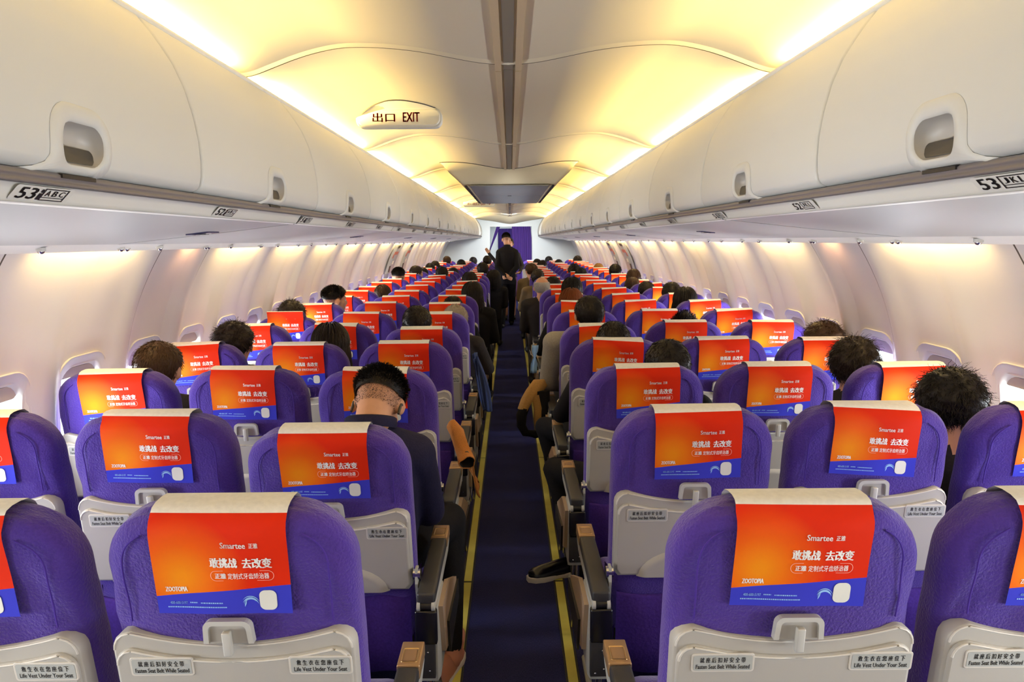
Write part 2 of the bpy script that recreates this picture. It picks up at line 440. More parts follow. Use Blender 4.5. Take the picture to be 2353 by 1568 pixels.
mb = MB(); mb.box(-1.9, 1.9, Y0 - .05, Y0, 0, 2.5, 'bulkhead'); struct(mb.build('wall_back'), 'pale rear wall behind the camera', 'wall')
# lowered end of the ceiling above the bulkhead
mb = MB(); P = []
for t in np.linspace(0, 1, 9):
    P.append([(x, 18.6 + 1.08 * t, min(ceil_z(x), ceil_z(x) - .002) - (.17 * math.sin(t * PI / 2)) * (1 - (abs(x) / .86) ** 4)) for x in np.linspace(-.86, .86, 25)])
mb.grid(P, 'housing', True)
struct(mb.build('trim_2'), 'curved cream fairing lowering the ceiling at the front bulkhead', 'ceiling trim')
# curtains
def curtain(name, x_at, z0, z1, y, k, label, n=70, amp=.02, freq=60):
    mb = MB(); P = []
    for i in range(n + 1):
        u = i / n; row = []
        for z in np.linspace(z1, z0, 14):
            a, b = x_at(z); x = a + (b - a) * u
            row.append((x, y + amp * math.sin(u * freq) + amp * .4 * math.sin(u * freq * 2.3 + z * 2), z))
        P.append(row)
    mb.grid(P, k, True); return tag(mb.build(name), label, 'curtain', 'doorway curtains')
curtain('curtain', lambda z: (.05, .55 + .03 * max(0, min(1, (2.02 - z) / .3)) + (.0 if z > 1.6 else 0)), .03, 2.03, YB - .06, 'curtain', 'purple pleated curtain drawn across the front doorway behind standing man')
def lcur(z):
    t = max(0, min(1, (2.03 - z) / .62)); return (-.36 - .20 * t, -.26 - .27 * t)
curtain('curtain', lcur, 1.40, 2.03, YB - .06, 'curtain', 'narrow purple curtain tied back against the left doorway edge', n=24, amp=.015, freq=26)
curtain('curtain', lambda z: (-.34, .62), .03, 2.0, 21.0, 'curtain_dark', 'dark purple curtain further ahead, seen through the doorway', n=60)
# ceiling housing with grey access panels
t = thing('ceiling_housing', 'hull-shaped cream ceiling housing with grey flap panels over the aisle', 'ceiling unit', (0, 6.3, 2.15))
def hull(u, v):   # u: -1..1 across, v: 0 front of the hull (near) .. 1 far ; returns the lower skin
    yb = .22 + 3.3 * v
    return yb
mb = MB(); P = []
secs = [(0.0, .575, 2.325, .001), (.05, .56, 2.30, .3), (.12, .52, 2.25, .6), (.20, .465, 2.20, .85), (.30, .43, 2.168, .97), (.42, .42, 2.156, 1), (3.45, .40, 2.156, 1), (3.5, .39, 2.19, .8), (3.52, .38, 2.28, .3)]
for y, hw, z, f in secs:
    row = []
    for u in np.linspace(-1, 1, 31):
        au = abs(u)
        if au > .72:
            q = (au - .72) / .28; x = math.copysign(hw + (.60 - hw) * q * q * .75, u); zz = z + (ceil_z(x) - z) * q ** 1.5
        else: x = u / .72 * hw; zz = z
        zc = ceil_z(x); zz = min(zz, zc - .001) if f > .01 else zc - .002
        row.append((x, y, zz - 2.15))
    P.append(row)
mb.grid(P, 'housing', True); hs_ = mb.build('shell', t)
mb = MB(); mb.tube([(q[0], q[1] - .002, q[2] + .001) for q in P[0]], .004, 'seam', 6); mb.build('edge_line', hs_)
for y0, y1 in ((.30, 1.75), (1.76, 3.4)):
    mb = MB(); mb.box(-.355, .355, y0, y1, .0, .012, 'monitor', .004); q = mb.build('flap_panel', t)
    mb = MB(); mb.box(-.02, .02, y1 - .05, y1 - .03, -.004, .002, 'darkgrey'); mb.build('finger_catch', q)
for sx in (-1, 1):
    for y0, y1 in ((.30, 1.72), (1.80, 3.35)):
        mb = MB(); mb.box(sx * .385 - .006, sx * .385 + .006, y0, y1, -.001, .008, 'ink'); mb.box(sx * .40 - .003, sx * .40 + .003, y0, y1, -.001, .008, 'ink'); mb.build('vent_slot', t)
# exit signs
def exit_sign(loc, w, h, parts, label, z_ceil):
    t = thing('exit_sign', label, 'exit sign', loc)
    P = rrect(-w / 2, w / 2, -h / 2, h / 2, h * .42, 6)
    mb = MB(); mb.prism(P, 'y', .05, -.012, 'exit_face', inset=.006); b = mb.build('sign_face', t)
    mb = MB(); mb.prism(rrect(-w / 2 - .008, w / 2 + .008, -h / 2 - .008, h / 2 + .004, h * .46, 6), 'y', .05, -.002, 'rail', inset=.004); mb.build('sign_rim', t)
    for s_, x0, x1, z0, z1 in parts:
        mb = MB(); put_text(mb, s_, x0, x1, z0, z1, lambda x, z: (x, -.0135, z), 'exit_red', .02); mb.build('lettering', b)
    mb = MB(); hw = w * .45; P2 = []
    for i in range(21):
        u = -1 + i / 10; x = u * hw; y = -.03 - .17 * (1 - u * u)
        P2.append([(x, -.013, h * .5 - .004), (x, -.016, h * .5 + .001), (x, y, z_ceil(x + loc[0]) - loc[2] - .0015)])
    mb.grid(P2, 'exit_face', True); mb.tube([(q[2][0], q[2][1], q[2][2] - .0005) for q in P2], .0022, 'seam', 5); mb.build('recess_hood', t)
exit_sign((-.552, 3.75, 2.284), .415, .082, [('出口', -.13, -.018, -.022, .022), ('EXIT', .022, .105, -.022, .024)], 'cream exit sign reading EXIT in dark red hung from left ceiling vault', ceil_z)
exit_sign((-.50, 12.0, 2.262), .50, .085, [('←', -.19, -.13, -.02, .02), ('出口', -.10, .0, -.022, .022), ('EXIT', .03, .11, -.022, .022), ('→', .13, .19, -.02, .02)], 'far exit sign with arrows, half hidden beyond the ceiling housing', ceil_z)
# ------------------------------------------------------------------ overhead bins
BP = [(.873, 2.203), (.862, 2.188), (.847, 2.17), (.82, 2.13), (.796, 2.09), (.773, 2.035), (.756, 1.97), (.747, 1.91), (.745, 1.857), (.747, 1.825), (.753, 1.803), (.764, 1.792), (.79, 1.79)]
_cs = np.concatenate([[0], np.cumsum([math.dist(a, b) for a, b in zip(BP[:-1], BP[1:])])])
def bin_pt(sv, off=0):
    x = np.interp(sv, _cs, [q[0] for q in BP]); z = np.interp(sv, _cs, [q[1] for q in BP]); e = .01
    tx = np.interp(sv + e, _cs, [q[0] for q in BP]) - np.interp(sv - e, _cs, [q[0] for q in BP]); tz = np.interp(sv + e, _cs, [q[1] for q in BP]) - np.interp(sv - e, _cs, [q[1] for q in BP])
    l = math.hypot(tx, tz); n = (tz / l, -tx / l)          # towards the aisle
    return float(x + n[0] * off), float(z + n[1] * off)
BL = 1.07
def bin_proto():
    t = thing('overhead_bin', '', 'overhead bin')
    mb = MB(); L = BL - .006; N = 28; R = .012
    prof = [bin_pt(_cs[-1] * i / N) for i in range(N + 1)]
    rows = []
    S1 = _cs[-1] - .030; HOLE = (S1 - .0858, S1 - .0152); SL = sorted([_cs[-1] * i / N for i in range(N + 1)] + list(HOLE))
    YL = ((.003, -.02), (.003, -.005), (.006, -.0012), (.012, 0), (.57 - .0628, 0), (.57 + .0628, 0), (L - .009, 0), (L - .003, -.0012), (L, -.005), (L, -.02))
    for y, o in YL: rows.append([(bin_pt(q, o)[0], y, bin_pt(q, o)[1]) for q in SL])
    nS = len(SL); fs = [(i * nS + j, i * nS + j + 1, (i + 1) * nS + j + 1, (i + 1) * nS + j) for i in range(len(YL) - 1) for j in range(nS - 1) if not (i == 4 and HOLE[0] - 1e-6 < SL[j] and SL[j + 1] < HOLE[1] + 1e-6)]
    mb.add([q for r in rows for q in r], fs, 'shell', True); mb.build('door', t)
    mb = MB(); mb.prism([(.88, 2.145), (1.45, 2.145), (1.6, 1.85), (1.5, 1.80), (.82, 1.80), (.82, 1.95)], 'y', .004, BL - .004, 'shell'); mb.build('bin_body', t)
    # latch: flared white surround with a dark hollow
    s1 = _cs[-1] - .030
    def on(y, h, off): x, z = bin_pt(s1 - h, off); return (x, y, z)
    def blob(cy_, hw, h0, h1, r, flare=0):
        pts = [(q[0] + cy_, q[1]) for q in rrect(-hw, hw, h0, h1, r, 6)]
        if flare: pts = [(y - flare * max(0, (.03 - h) / .03) ** 2 * (1 if y < cy_ else 0), h) for y, h in pts]
        return pts
    hc = .57
    mb = MB(); o1 = blob(hc, .090, -.015, .118, .055, .05); o2 = blob(hc, .084, -.012, .112, .052, .05); o3 = blob(hc, .066, .012, .090, .034); o4 = blob(hc, .063, .015, .086, .032)
    mb.grid([[on(y, h, .0005) for y, h in o1], [on(y, h, .006) for y, h in o2], [on(y, h, .007) for y, h in o3], [on(y, h, .002) for y, h in o4]], 'shell', True, True)
    hd = mb.build('handle', t)
    mb = MB(); P = [[on(y, h, dp) for y, h in [((y - hc) * g + hc, (h - .05) * g + .05) for y, h in o4]] for g, dp in ((1, .0022), (.93, -.012), (.8, -.024), (.5, -.031), (.02, -.032))]
    mb.grid(P, 'plastic', True, True); mb.build('handle_hollow', hd)
    mb = MB(); P = rrect(hc - .055, hc + .055, .018, .046, .006, 3); mb.add([on(y, h, -.004 - (h - .018) * .5) for y, h in P], [tuple(range(len(P)))], 'darkgrey'); mb.build('handle_paddle', hd)
    mb = MB(); mb.box(.7550, .764, hc - .05, hc + .05, 1.7815, 1.7885, 'ink'); mb.build('latch_slot', t)
    return t
b0 = bin_proto(); NB = 20; first = True
for s in (-1, 1):
    for k in range(NB + 3):
        y = 1.80 - BL * 5 + BL * k
        if y > YB - .3: break
        o = b0 if first else copy_tree(b0); first = False
        o.location = (0, y, 0); o.scale = (s, min(1, (YB - y) / BL), 1)
        o['group'] = 'overhead bins along the cabin'
        o['label'] = f'white overhead bin, {ORD[k]} from the rear on the {SIDE[s]} side'
for s in (-1, 1):
    mb = MB(); P = []
    lp = [(.882, 2.198), (.872, 2.2025), (.8685, 2.208), (.8695, 2.214), (.875, 2.2185), (.882, 2.2195), (.889, 2.216), (.893, 2.208), (.895, 2.15), (1.12, 2.15)]
    y = Y0
    while y < YB:
        y1 = min(y + 2.14, YB)
        mb.grid([[(s * x, q, z) for x, z in lp] for q in (y, y1 - .004)], 'rail', True); y = y1
    struct(mb.build('trim_3' if s < 0 else 'trim_4'), f'white lip rail hiding the cove lamps above the {SIDE[s]} bins', 'trim')
# ------------------------------------------------------------------ service panels under the bins
PL = 2.14
def psu_z(x): return float(np.interp(x, [.79, 1.1, 1.45, 1.50, 1.525], [1.738, 1.703, 1.668, 1.652, 1.640]))
def psu_proto():
    t = thing('service_panel', '', 'service panel')
    mb = MB(); xs = [.785, .79, .95, 1.1, 1.25, 1.40, 1.45]; P = [[(x, y, psu_z(x)) for x in xs] for y in (.007, PL - .007)]
    mb.grid(P, 'psu', True); mb.add([(1.45, .004, psu_z(1.45)), (1.45, PL - .004, psu_z(1.45)), (1.455, PL - .004, 1.70), (1.455, .004, 1.70)], [(0, 1, 2, 3)], 'psu'); mb.build('panel', t)
    mb = MB(); P = [[(x, y, z) for x, z in ((.757, 1.766), (.766, 1.7665), (.774, 1.757), (.782, 1.745), (.787, 1.738), (.80, 1.735), (.80, 1.75))] for y in (.006, PL - .006)]
    mb.grid(P, 'rail', True); mb.build('rail', t)
    mb = MB(); P = [[(x, y, z) for x, z in ((.765, 1.790), (.7585, 1.786), (.7580, 1.779), (.762, 1.776), (.7575, 1.773), (.7570, 1.767), (.77, 1.766))] for y in (0, PL)]
    mb.grid(P, 'greystrip', True); mb.build('grey_channel', t)
    mb = MB(); P = [[(x, y, z) for x, z in ((1.45, 1.668), (1.48, 1.658), (1.52, 1.6475), (1.545, 1.642), (1.552, 1.652), (1.545, 1.70), (1.70, 1.72))] for y in (0, PL)]
    mb.grid(P, 'rail', True); mb.build('outer_lens', t)
    return t
def ball(r, k):
    mb = MB(); mb.ell((0, 0, 0), (r, r, r * .9), k, 10, 7); mb.tube([(0, 0, 0), (0, 0, r)], r * 1.35, 'rail', 10); return mb
p0 = psu_proto(); nz0 = ball(.011, 'chrome').build('air_nozzle')
def spot():
    mb = MB(); mb.prism([(-.038, -.05), (.038, -.05), (.038, .05), (-.038, .05)], 'z', .004, -.004, 'blue_dark', fn=lambda p: (p[0], p[1] + p[0] * .0, p[2] - p[0] * .113))
    mb.prism([(-.018, -.015), (.018, -.015), (.018, .03), (-.018, .03)], 'z', .0, -.0052, 'white', fn=lambda p: (p[0], p[1], p[2] - p[0] * .113))
    for i in range(5): mb.box(-.03, .03, -.044 + i * .006, -.041 + i * .006, -.0065, -.0045, 'black')
    return mb
sp0 = spot().build('lamp_vent')
spots = {-1: [2.57, 5.15, 7.75, 10.3, 12.9, 15.5], 1: [1.27, 4.03, 6.55, 9.1, 11.7, 14.3]}
first = True; panels = {}
for s in (-1, 1):
    for k in range(14):
        y = 2.70 - 3 * PL + PL * k
        if y > YB - .6: break
        o = p0 if first else copy_tree(p0); first = False
        o.location = (0, y, 0); o.scale = (s, 1, 1); o['group'] = 'service panels under the bins'
        o['label'] = f'grey-white service panel under the {SIDE[s]} bins, {ORD[k]} from the rear'
        for q in spots[s]:
            if y <= q < y + PL:
                d = sp0.copy(); COL.objects.link(d); d.parent = o; d.location = (1.08, q - y, psu_z(1.08))
        for i in range(23):
            for j, (dx, dy) in enumerate(((1.495, .02), (1.515, .10), (1.48, .30))):
                q = 1.22 + .78 * i + dy
                if y <= q < y + PL:
                    d = nz0.copy(); COL.objects.link(d); d.parent = o; d.location = (dx, q - y, 1.649)
bpy.data.objects.remove(sp0); bpy.data.objects.remove(nz0)
NUMW = {k: v for k, v in zip(range(31, 54), 'thirty-one thirty-two thirty-three thirty-four thirty-five thirty-six thirty-seven thirty-eight thirty-nine forty forty-one forty-two forty-three forty-four forty-five forty-six forty-seven forty-eight forty-nine fifty fifty-one fifty-two fifty-three'.split())}
for s in (-1, 1):
    for k in range(23):
        num = 53 - k; yc = (1.22 if s < 0 else 1.145) + .78 * k
        if yc > YB - .3: break
        # plane of the rail: from (.760,1.7655) to (.785,1.741)
        d = Vector((.0245, -.0245)).normalized(); nrm = Vector((-d.y, d.x)) * -1
        def fn(a, h, off=.0022):       # a along reading direction, h upward on the rail
            x = .7725 - d.x * h - .707 * off; z = 1.7535 - d.y * h - .707 * off
            return (s * x, yc + (a if s < 0 else -a), z)
        r = thing('row_sign', f'row number sign reading {NUMW[num]} on the rail under the {SIDE[s]} bins', 'row sign', (0, 0, 0), 'row number signs')
        mb = MB(); P = rrect(-.075, .075, -.0155, .0155, .005, 3); mb.add([fn(a, h, .0012) for a, h in P], [tuple(range(len(P)))], 'rail'); pl = mb.build('sign_plate', r)
        mb = MB(); put_text(mb, str(num), -.062, -.018, -.012, .012, fn, 'ink', .03)
        if k < 10:
            let = 'ABC' if s < 0 else 'JKL'; ox = -.004 if s < 0 else -.010
            if s < 0:
                mb.add([fn(-.012 + a, h) for a, h in ((0, -.012), (.008, -.012), (.008, .002), (0, .002))], [(0, 1, 2, 3)], 'ink'); mb.add([fn(-.008 + .004 * math.cos(q), .007 + .004 * math.sin(q)) for q in np.linspace(0, 6, 8)], [tuple(range(8))], 'ink')
            for (a0, a1, h0, h1) in ((ox, ox + .064, .011, .013), (ox, ox + .064, -.013, -.011), (ox, ox + .003, -.013, .013), (ox + .061, ox + .064, -.013, .013), (ox, ox + .064, -.007, -.0055)):
                mb.add([fn(a0, h0), fn(a1, h0), fn(a1, h1), fn(a0, h1)], [(0, 1, 2, 3)], 'ink')
            for i, ch in enumerate(let): put_text(mb, ch, ox + .008 + i * .018, ox + .020 + i * .018, -.003, .009, fn, 'ink', .02)
        mb.build('lettering', pl)
# ------------------------------------------------------------------ seats (local: x across, y forward, z up; crest of the back at y=0)
ROWS = 23; PITCH = .78; Y1 = 1.36
SX = {'A': -1.615, 'B': -1.08, 'C': -.547, 'D': .547, 'E': 1.08, 'F': 1.615}
PX = {'A': -1.57, 'B': -1.05, 'C': -.53, 'D': .53, 'E': 1.05, 'F': 1.57}          # where their passengers sit
W2 = .243; ZT = 1.162; TH = .056; YC = -.015
def lean(p): return (p[0], p[1] + .14 * (1.16 - p[2]), p[2])
def half_w(z):
    s = max(0, (z - (ZT - .125)) / .125)
    return W2 - .125 * (1 - math.sqrt(max(0, 1 - min(s, 1) ** 2)))
def thick(z):
    s = max(0, (z - (ZT - .05)) / .05)
    return TH * (.42 + .58 * math.sqrt(max(0, 1 - min(s, 1) ** 2)))
def wob(x, z, q): return .0022 * math.sin(17 * x + 9 * z + q) + .0016 * math.sin(41 * x - 23 * z + 2 * q) + .0012 * math.sin(63 * z + 30 * x + 3 * q)
def seat_back(q):
    mb = MB(); zs = list(np.linspace(.42, ZT - .125, 20)) + [ZT - .125 + .125 * math.sin(t) for t in np.linspace(.1, PI / 2, 16)]
    N = 56; P = []
    for z in zs:
        w_, t_ = half_w(z), thick(z); row = []
        if z < .56: w_ *= .93 + .07 * (z - .42) / .14
        for i in range(N):
            a = 2 * PI * i / N; c, s_ = math.cos(a), math.sin(a)
            x = w_ * math.copysign(abs(c) ** .34, c); y = t_ * math.copysign(abs(s_) ** .62, s_)
            bulge = -.006 * (1 - (x / w_) ** 2) if s_ < 0 else .012 * (1 - (x / w_) ** 2)
            # loose cloth: soft folds towards the lower corners of the cover
            cz = max(0, 1 - abs(z - .97) / .13) * max(0, (abs(x) - .15) / .09)
            fold = .007 * cz * math.sin(abs(x) * 95 + z * 38 + q) if s_ < 0 else 0
            row.append(lean((x, YC + y + bulge + wob(x, z, q) + fold, z + wob(x * 1.3, y * 5, q + 1) * (1 if z > 1.1 else 0))))
        P.append(row)
    mb.grid(P, 'fabric', True, True); c = np.mean(np.array(P[-1]), axis=0); b = len(mb.v)
    mb.add(P[-1] + [tuple(c + (0, 0, .003))], [(i, (i + 1) % N, N) for i in range(N)], 'fabric', True)
    return mb
def rear_y(x, z): return YC - thick(z) - .006 * (1 - (x / W2) ** 2)
def piping(q, sd):
    mb = MB(); pts = [(.196, z) for z in np.linspace(.93, 1.04, 6)]
    for t in np.linspace(.05, PI / 2, 18):
        if math.cos(t) ** .62 * .196 > .142: pts.append((.196 * math.cos(t) ** .62, 1.04 + .098 * math.sin(t) ** .8))
    mb.tube([lean((sd * x, rear_y(x, z) + .0002 + wob(sd * x, z, q), z)) for x, z in pts], .0017, 'piping', 6); return mb
CVH = .205; CVW = .1285; CZ = 1.162          # printed area height, half width, upper edge
def cover(rot=0.0, up=0.0, dx=0.0, skew=0.0):
    mb = MB(); cs, sn = math.cos(rot), math.sin(rot)
    def back(u, v, off=0.0):     # u 0..1 left to right, v 0..1 down the printed area
        x = (u - .5) * 2 * CVW; d = v * CVH
        xr = x * cs - d * sn + dx; dr = x * sn + d * cs
        z = CZ + up - dr + skew * (u - .5)
        flare = .004 * max(0, v - .6) + .0015 * math.sin(u * 9 + v * 4)
        zz = min(z, ZT - .001)
        zz2 = min(zz, ZT - .018 + .0) if zz > ZT - .018 else zz
        y = rear_y(xr * .9, zz2) - .0060 - flare - off
        if zz > ZT - .018: y = rear_y(xr * .9, ZT - .018) - .0060 + (zz - (ZT - .018)) * .9
        return lean((xr, y, z if z < ZT else z))
    nu = 13; vs_ = list(np.linspace(0, 1, 16)); 
    mb.grid([[back(u, v) for u in np.linspace(0, 1, nu)] for v in vs_], 'print', True, uv=[[(u, v) for u in np.linspace(0, 1, nu)] for v in vs_])
    # cream part over the crest and down the front
    P = []
    top = [back(u, 0) for u in np.linspace(0, 1, nu)]
    P.append(top)
    for (yy, zz) in ((-.052, 1.1690), (-.035, 1.1735), (-.010, 1.1745), (.012, 1.172), (.028, 1.160), (.044, 1.12), (.0525, 1.06), (.055, 1.0)):
        P.append([(lambda p: (p[0], p[1], p[2] + (t_[2] - CZ) * max(0, 1 - (yy + .06) * 12)))(lean(((u - .5) * 2 * CVW + dx, yy, zz))) for u, t_ in zip(np.linspace(0, 1, nu), top)])
    mb.grid(P, 'cream', True)
    T = lambda s_, u0, u1, v0, v1, k='white', b=.0: put_text(mb, s_, u0, u1, v0, v1, lambda u, v: back(u, 1 - v, .0009), k, b)
    T('Smartee', .515, .70, 1 - .318, 1 - .258, b=.012); T('正雅', .725, .79, 1 - .315, 1 - .262, b=.01)
    T('敢挑战', .425, .625, 1 - .515, 1 - .415, b=.028); T('去改变', .665, .875, 1 - .52, 1 - .415, b=.028)
    T('正雅', .455, .535, 1 - .628, 1 - .572, b=.025); T('定制式牙齿矫治器', .55, .85, 1 - .632, 1 - .570, b=.004)
    T('ZOOTOPIA', .075, .235, 1 - .765, 1 - .715, b=.03)
    T('400-600-5197', .095, .225, 1 - .898, 1 - .868, k='pale_blue', b=.01)
    def quad(u0, u1, v0, v1, k): mb.add([back(u0, v0, .0008), back(u1, v0, .0008), back(u1, v1, .0008), back(u0, v1, .0008)], [(0, 1, 2, 3)], k)
    def ring(P0, k, wd):
        Q = inset_poly(P0, wd); n = len(P0)
        mb.add([back(a, b, .0008) for a, b in P0] + [back(a, b, .0008) for a, b in Q], [(i, (i + 1) % n, n + (i + 1) % n, n + i) for i in range(n)], k)
    asp = CVW * 2 / CVH
    ring([(a, b * asp) for a, b in rrect(.42, .885, .548 / asp, .652 / asp, .04, 6)], 'salmon', .0035)
    R_ = random.Random(3)
    for v0, u0, u1 in ((.880, .245, .30), (.884, .325, .49), (.928, .075, .52)):
        u = u0
        while u < u1:
            l = R_.uniform(.006, .013); quad(u, min(u + l, u1), v0 - .006, v0 + .006, 'pale_blue'); u += l + .004
    P0 = [(a, b * asp) for a, b in rrect(.762, .890, .755 / asp, .962 / asp, .045, 6)]
    mb.add([back(a, b, .0012) for a, b in P0], [tuple(range(len(P0)))], 'rail')
    ring(P0, 'placard', .008)
    for rr, a0, a1, wd in ((.060, 200, 350, .012), (.052, 190, 330, .007), (.070, 215, 340, .006), (.045, 170, 235, .010)):
        n = 12; A = [math.radians(a0 + (a1 - a0) * i / n) for i in range(n + 1)]
        o_ = [(.695 + rr * math.cos(a) * 1.0, .915 + rr * 1.5 * math.sin(a)) for a in A]; i_ = [(.695 + (rr - wd * math.sin(PI * i / n)) * math.cos(a), .915 + (rr - wd * math.sin(PI * i / n)) * 1.5 * math.sin(a)) for i, a in enumerate(A)]
        mb.add([back(*q, .0009) for q in o_] + [back(*q, .0009) for q in i_], [(i, i + 1, n + 2 + i, n + 1 + i) for i in range(n)], 'pale_blue')
    return mb
def tray_poly(w_, zt, zb, dip, r, arc=0.0):
    p = []
    xs = np.linspace(-w_ + r, w_ - r, 15)
    p += [(-w_, zb + .02), (-w_, zt - r)] + [(-w_ + r - r * math.cos(a), zt - r + r * math.sin(a)) for a in np.linspace(.3, 1.4, 4)]
    p += [(x, zt - dip * (1 - (x / (w_ - r)) ** 2)) for x in xs]
    p += [(w_ - r + r * math.sin(a), zt - r + r * math.cos(a)) for a in np.linspace(.2, 1.3, 4)] + [(w_, zt - r), (w_, zb + .02), (w_ - .015, zb)]
    if arc: p += [(.13 * math.cos(a), zb + arc * math.sin(a)) for a in np.linspace(0, PI, 13)]
    p += [(-w_ + .015, zb)]
    return p
def tray():
    mb = MB()
    mb.prism(tray_poly(.236, .915, .630, .030, .04), 'y', -.05, -.086, 'plastic', fn=lean, inset=.007)
    mb.prism(tray_poly(.230, .880, .636, .027, .035), 'y', -.08, -.0935, 'plastic', fn=lean, inset=.006)
    # lower bulge
    P = []
    for t in np.linspace(0, 1, 7):
        P.append([lean(((.165 - .030 * t) * math.cos(a), -.090 - .014 * math.sin(t * PI / 2), .632 + (.098 - .022 * t) * math.sin(a))) for a in np.linspace(0, PI, 17)])
    mb.grid(P, 'plastic', True); mb.add(P[-1], [tuple(range(17))], 'plastic')
    return mb
def tray_ridge():
    mb = MB()
    for args, y, rr in (((.236, .915, .630, .030, .04), -.0852, .0022), ((.230, .880, .636, .027, .035), -.0928, .0026)):
        P = inset_poly(tray_poly(*args), .0045)[1:26]
        mb.tube([lean((x, y, z)) for x, z in P], rr, 'plastic_edge', 6)
    return mb
def latch():
    mb = MB(); A = np.linspace(0, PI, 13)
    arch = lambda hw, zt, r: [(hw - r + r * math.cos(t), zt - r + r * math.sin(t)) for t in np.linspace(0, PI / 2, 6)] + [(-hw + r - r * math.sin(t), zt - r + r * math.cos(t)) for t in np.linspace(0, PI / 2, 6)]
    o = [(.048, .897)] + arch(.046, .946, .016) + [(-.048, .897)]; i = [(-.038, .897)] + arch(.036, .936, .009)[::-1] + [(.038, .897)]
    mb.prism(o + i, 'y', -.088, -.103, 'latch', fn=lean)
    mb.box(-.038, .038, -.096, -.086, .894, .936, 'plastic', fn=lean)
    return mb
def latch_tab():
    mb = MB(); mb.box(-.008, .008, -.114, -.10, .874, .926, 'latch', .003, fn=lean); return mb
def placard(x0, x1, lines):
    mb = MB(); mb.prism(rrect(x0 - .004, x1 + .004, .820, .862, .006, 3), 'y', -.092, -.0955, 'plastic_edge', fn=lean, inset=.001)
    P = rrect(x0, x1, .824, .858, .004, 3); mb.add([lean((x, -.0960, z)) for x, z in P], [tuple(range(len(P)))], 'placard')
    for s_, a, b, c, d, bo in lines: put_text(mb, s_, a, b, c, d, lambda x, z: lean((x, -.0964, z)), 'ink', bo)
    return mb
def spread_cjk(s_, x0, x1, z0, z1):
    n = len(s_); st = (x1 - x0) / n; return [(ch, x0 + st * i + st * .14, x0 + st * (i + 1) - st * .14, z0, z1, .015) for i, ch in enumerate(s_)]
def cushion():
    mb = MB(); P = []
    for y, z0, z1, w_ in ((.10, .34, .44, .22), (.14, .31, .455, .225), (.30, .30, .465, .228), (.48, .30, .462, .228), (.54, .31, .44, .225), (.555, .35, .41, .21)):
        P.append([(x, y, z) for x, z in rrect(-w_, w_, z0, z1, .035, 4)])
    mb.grid(P, 'fabric', True, True); n = len(P[0]); mb.add(P[0], [tuple(range(n))], 'fabric'); mb.add(P[-1], [tuple(range(n))], 'fabric')
    return mb
def pocket():
    mb = MB(); P = []
    for z, y in ((.562, .012), (.567, -.002), (.557, -.008), (.49, -.004), (.38, .010), (.28, .035), (.27, .05)):
        P.append([(x, y + .012 * (abs(x) / .22) ** 3 + .003 * math.sin(x * 40 + z * 9), z + .006 * math.sin(x * 14)) for x in np.linspace(-.222, .222, 25)])
    mb.grid(P, 'fabric_dark', True)
    for s_ in (-1, 1):   # side gusset of the cover hanging beside the pocket
        P = [[(s_ * .222, y + .02, z) for y, z in ((.0, .60), (.03, .45), (.05, .30))], [(s_ * .236, y + .05, z) for y, z in ((.02, .62), (.05, .47), (.09, .36))], [(s_ * .240, y + .16, z) for y, z in ((.0, .60), (.0, .48), (.0, .40))]]
        mb.grid(P, 'fabric_dark', True)
    return mb
def under():
    mb = MB(); mb.box(-.235, .235, .12, .50, .27, .31, 'black'); mb.tube([(-.24, .16, .25), (.24, .16, .25)], .022, 'arm_grey', 8); mb.tube([(-.24, .44, .25), (.24, .44, .25)], .022, 'arm_grey', 8)
    mb.box(-.22, .22, .06, .10, .30, .62, 'black'); return mb
def side_arm(mbx=0):
    mb = MB(); mb.box(mbx - .021, mbx + .021, .09, .40, .595, .63, 'black_pad', .01); return mb
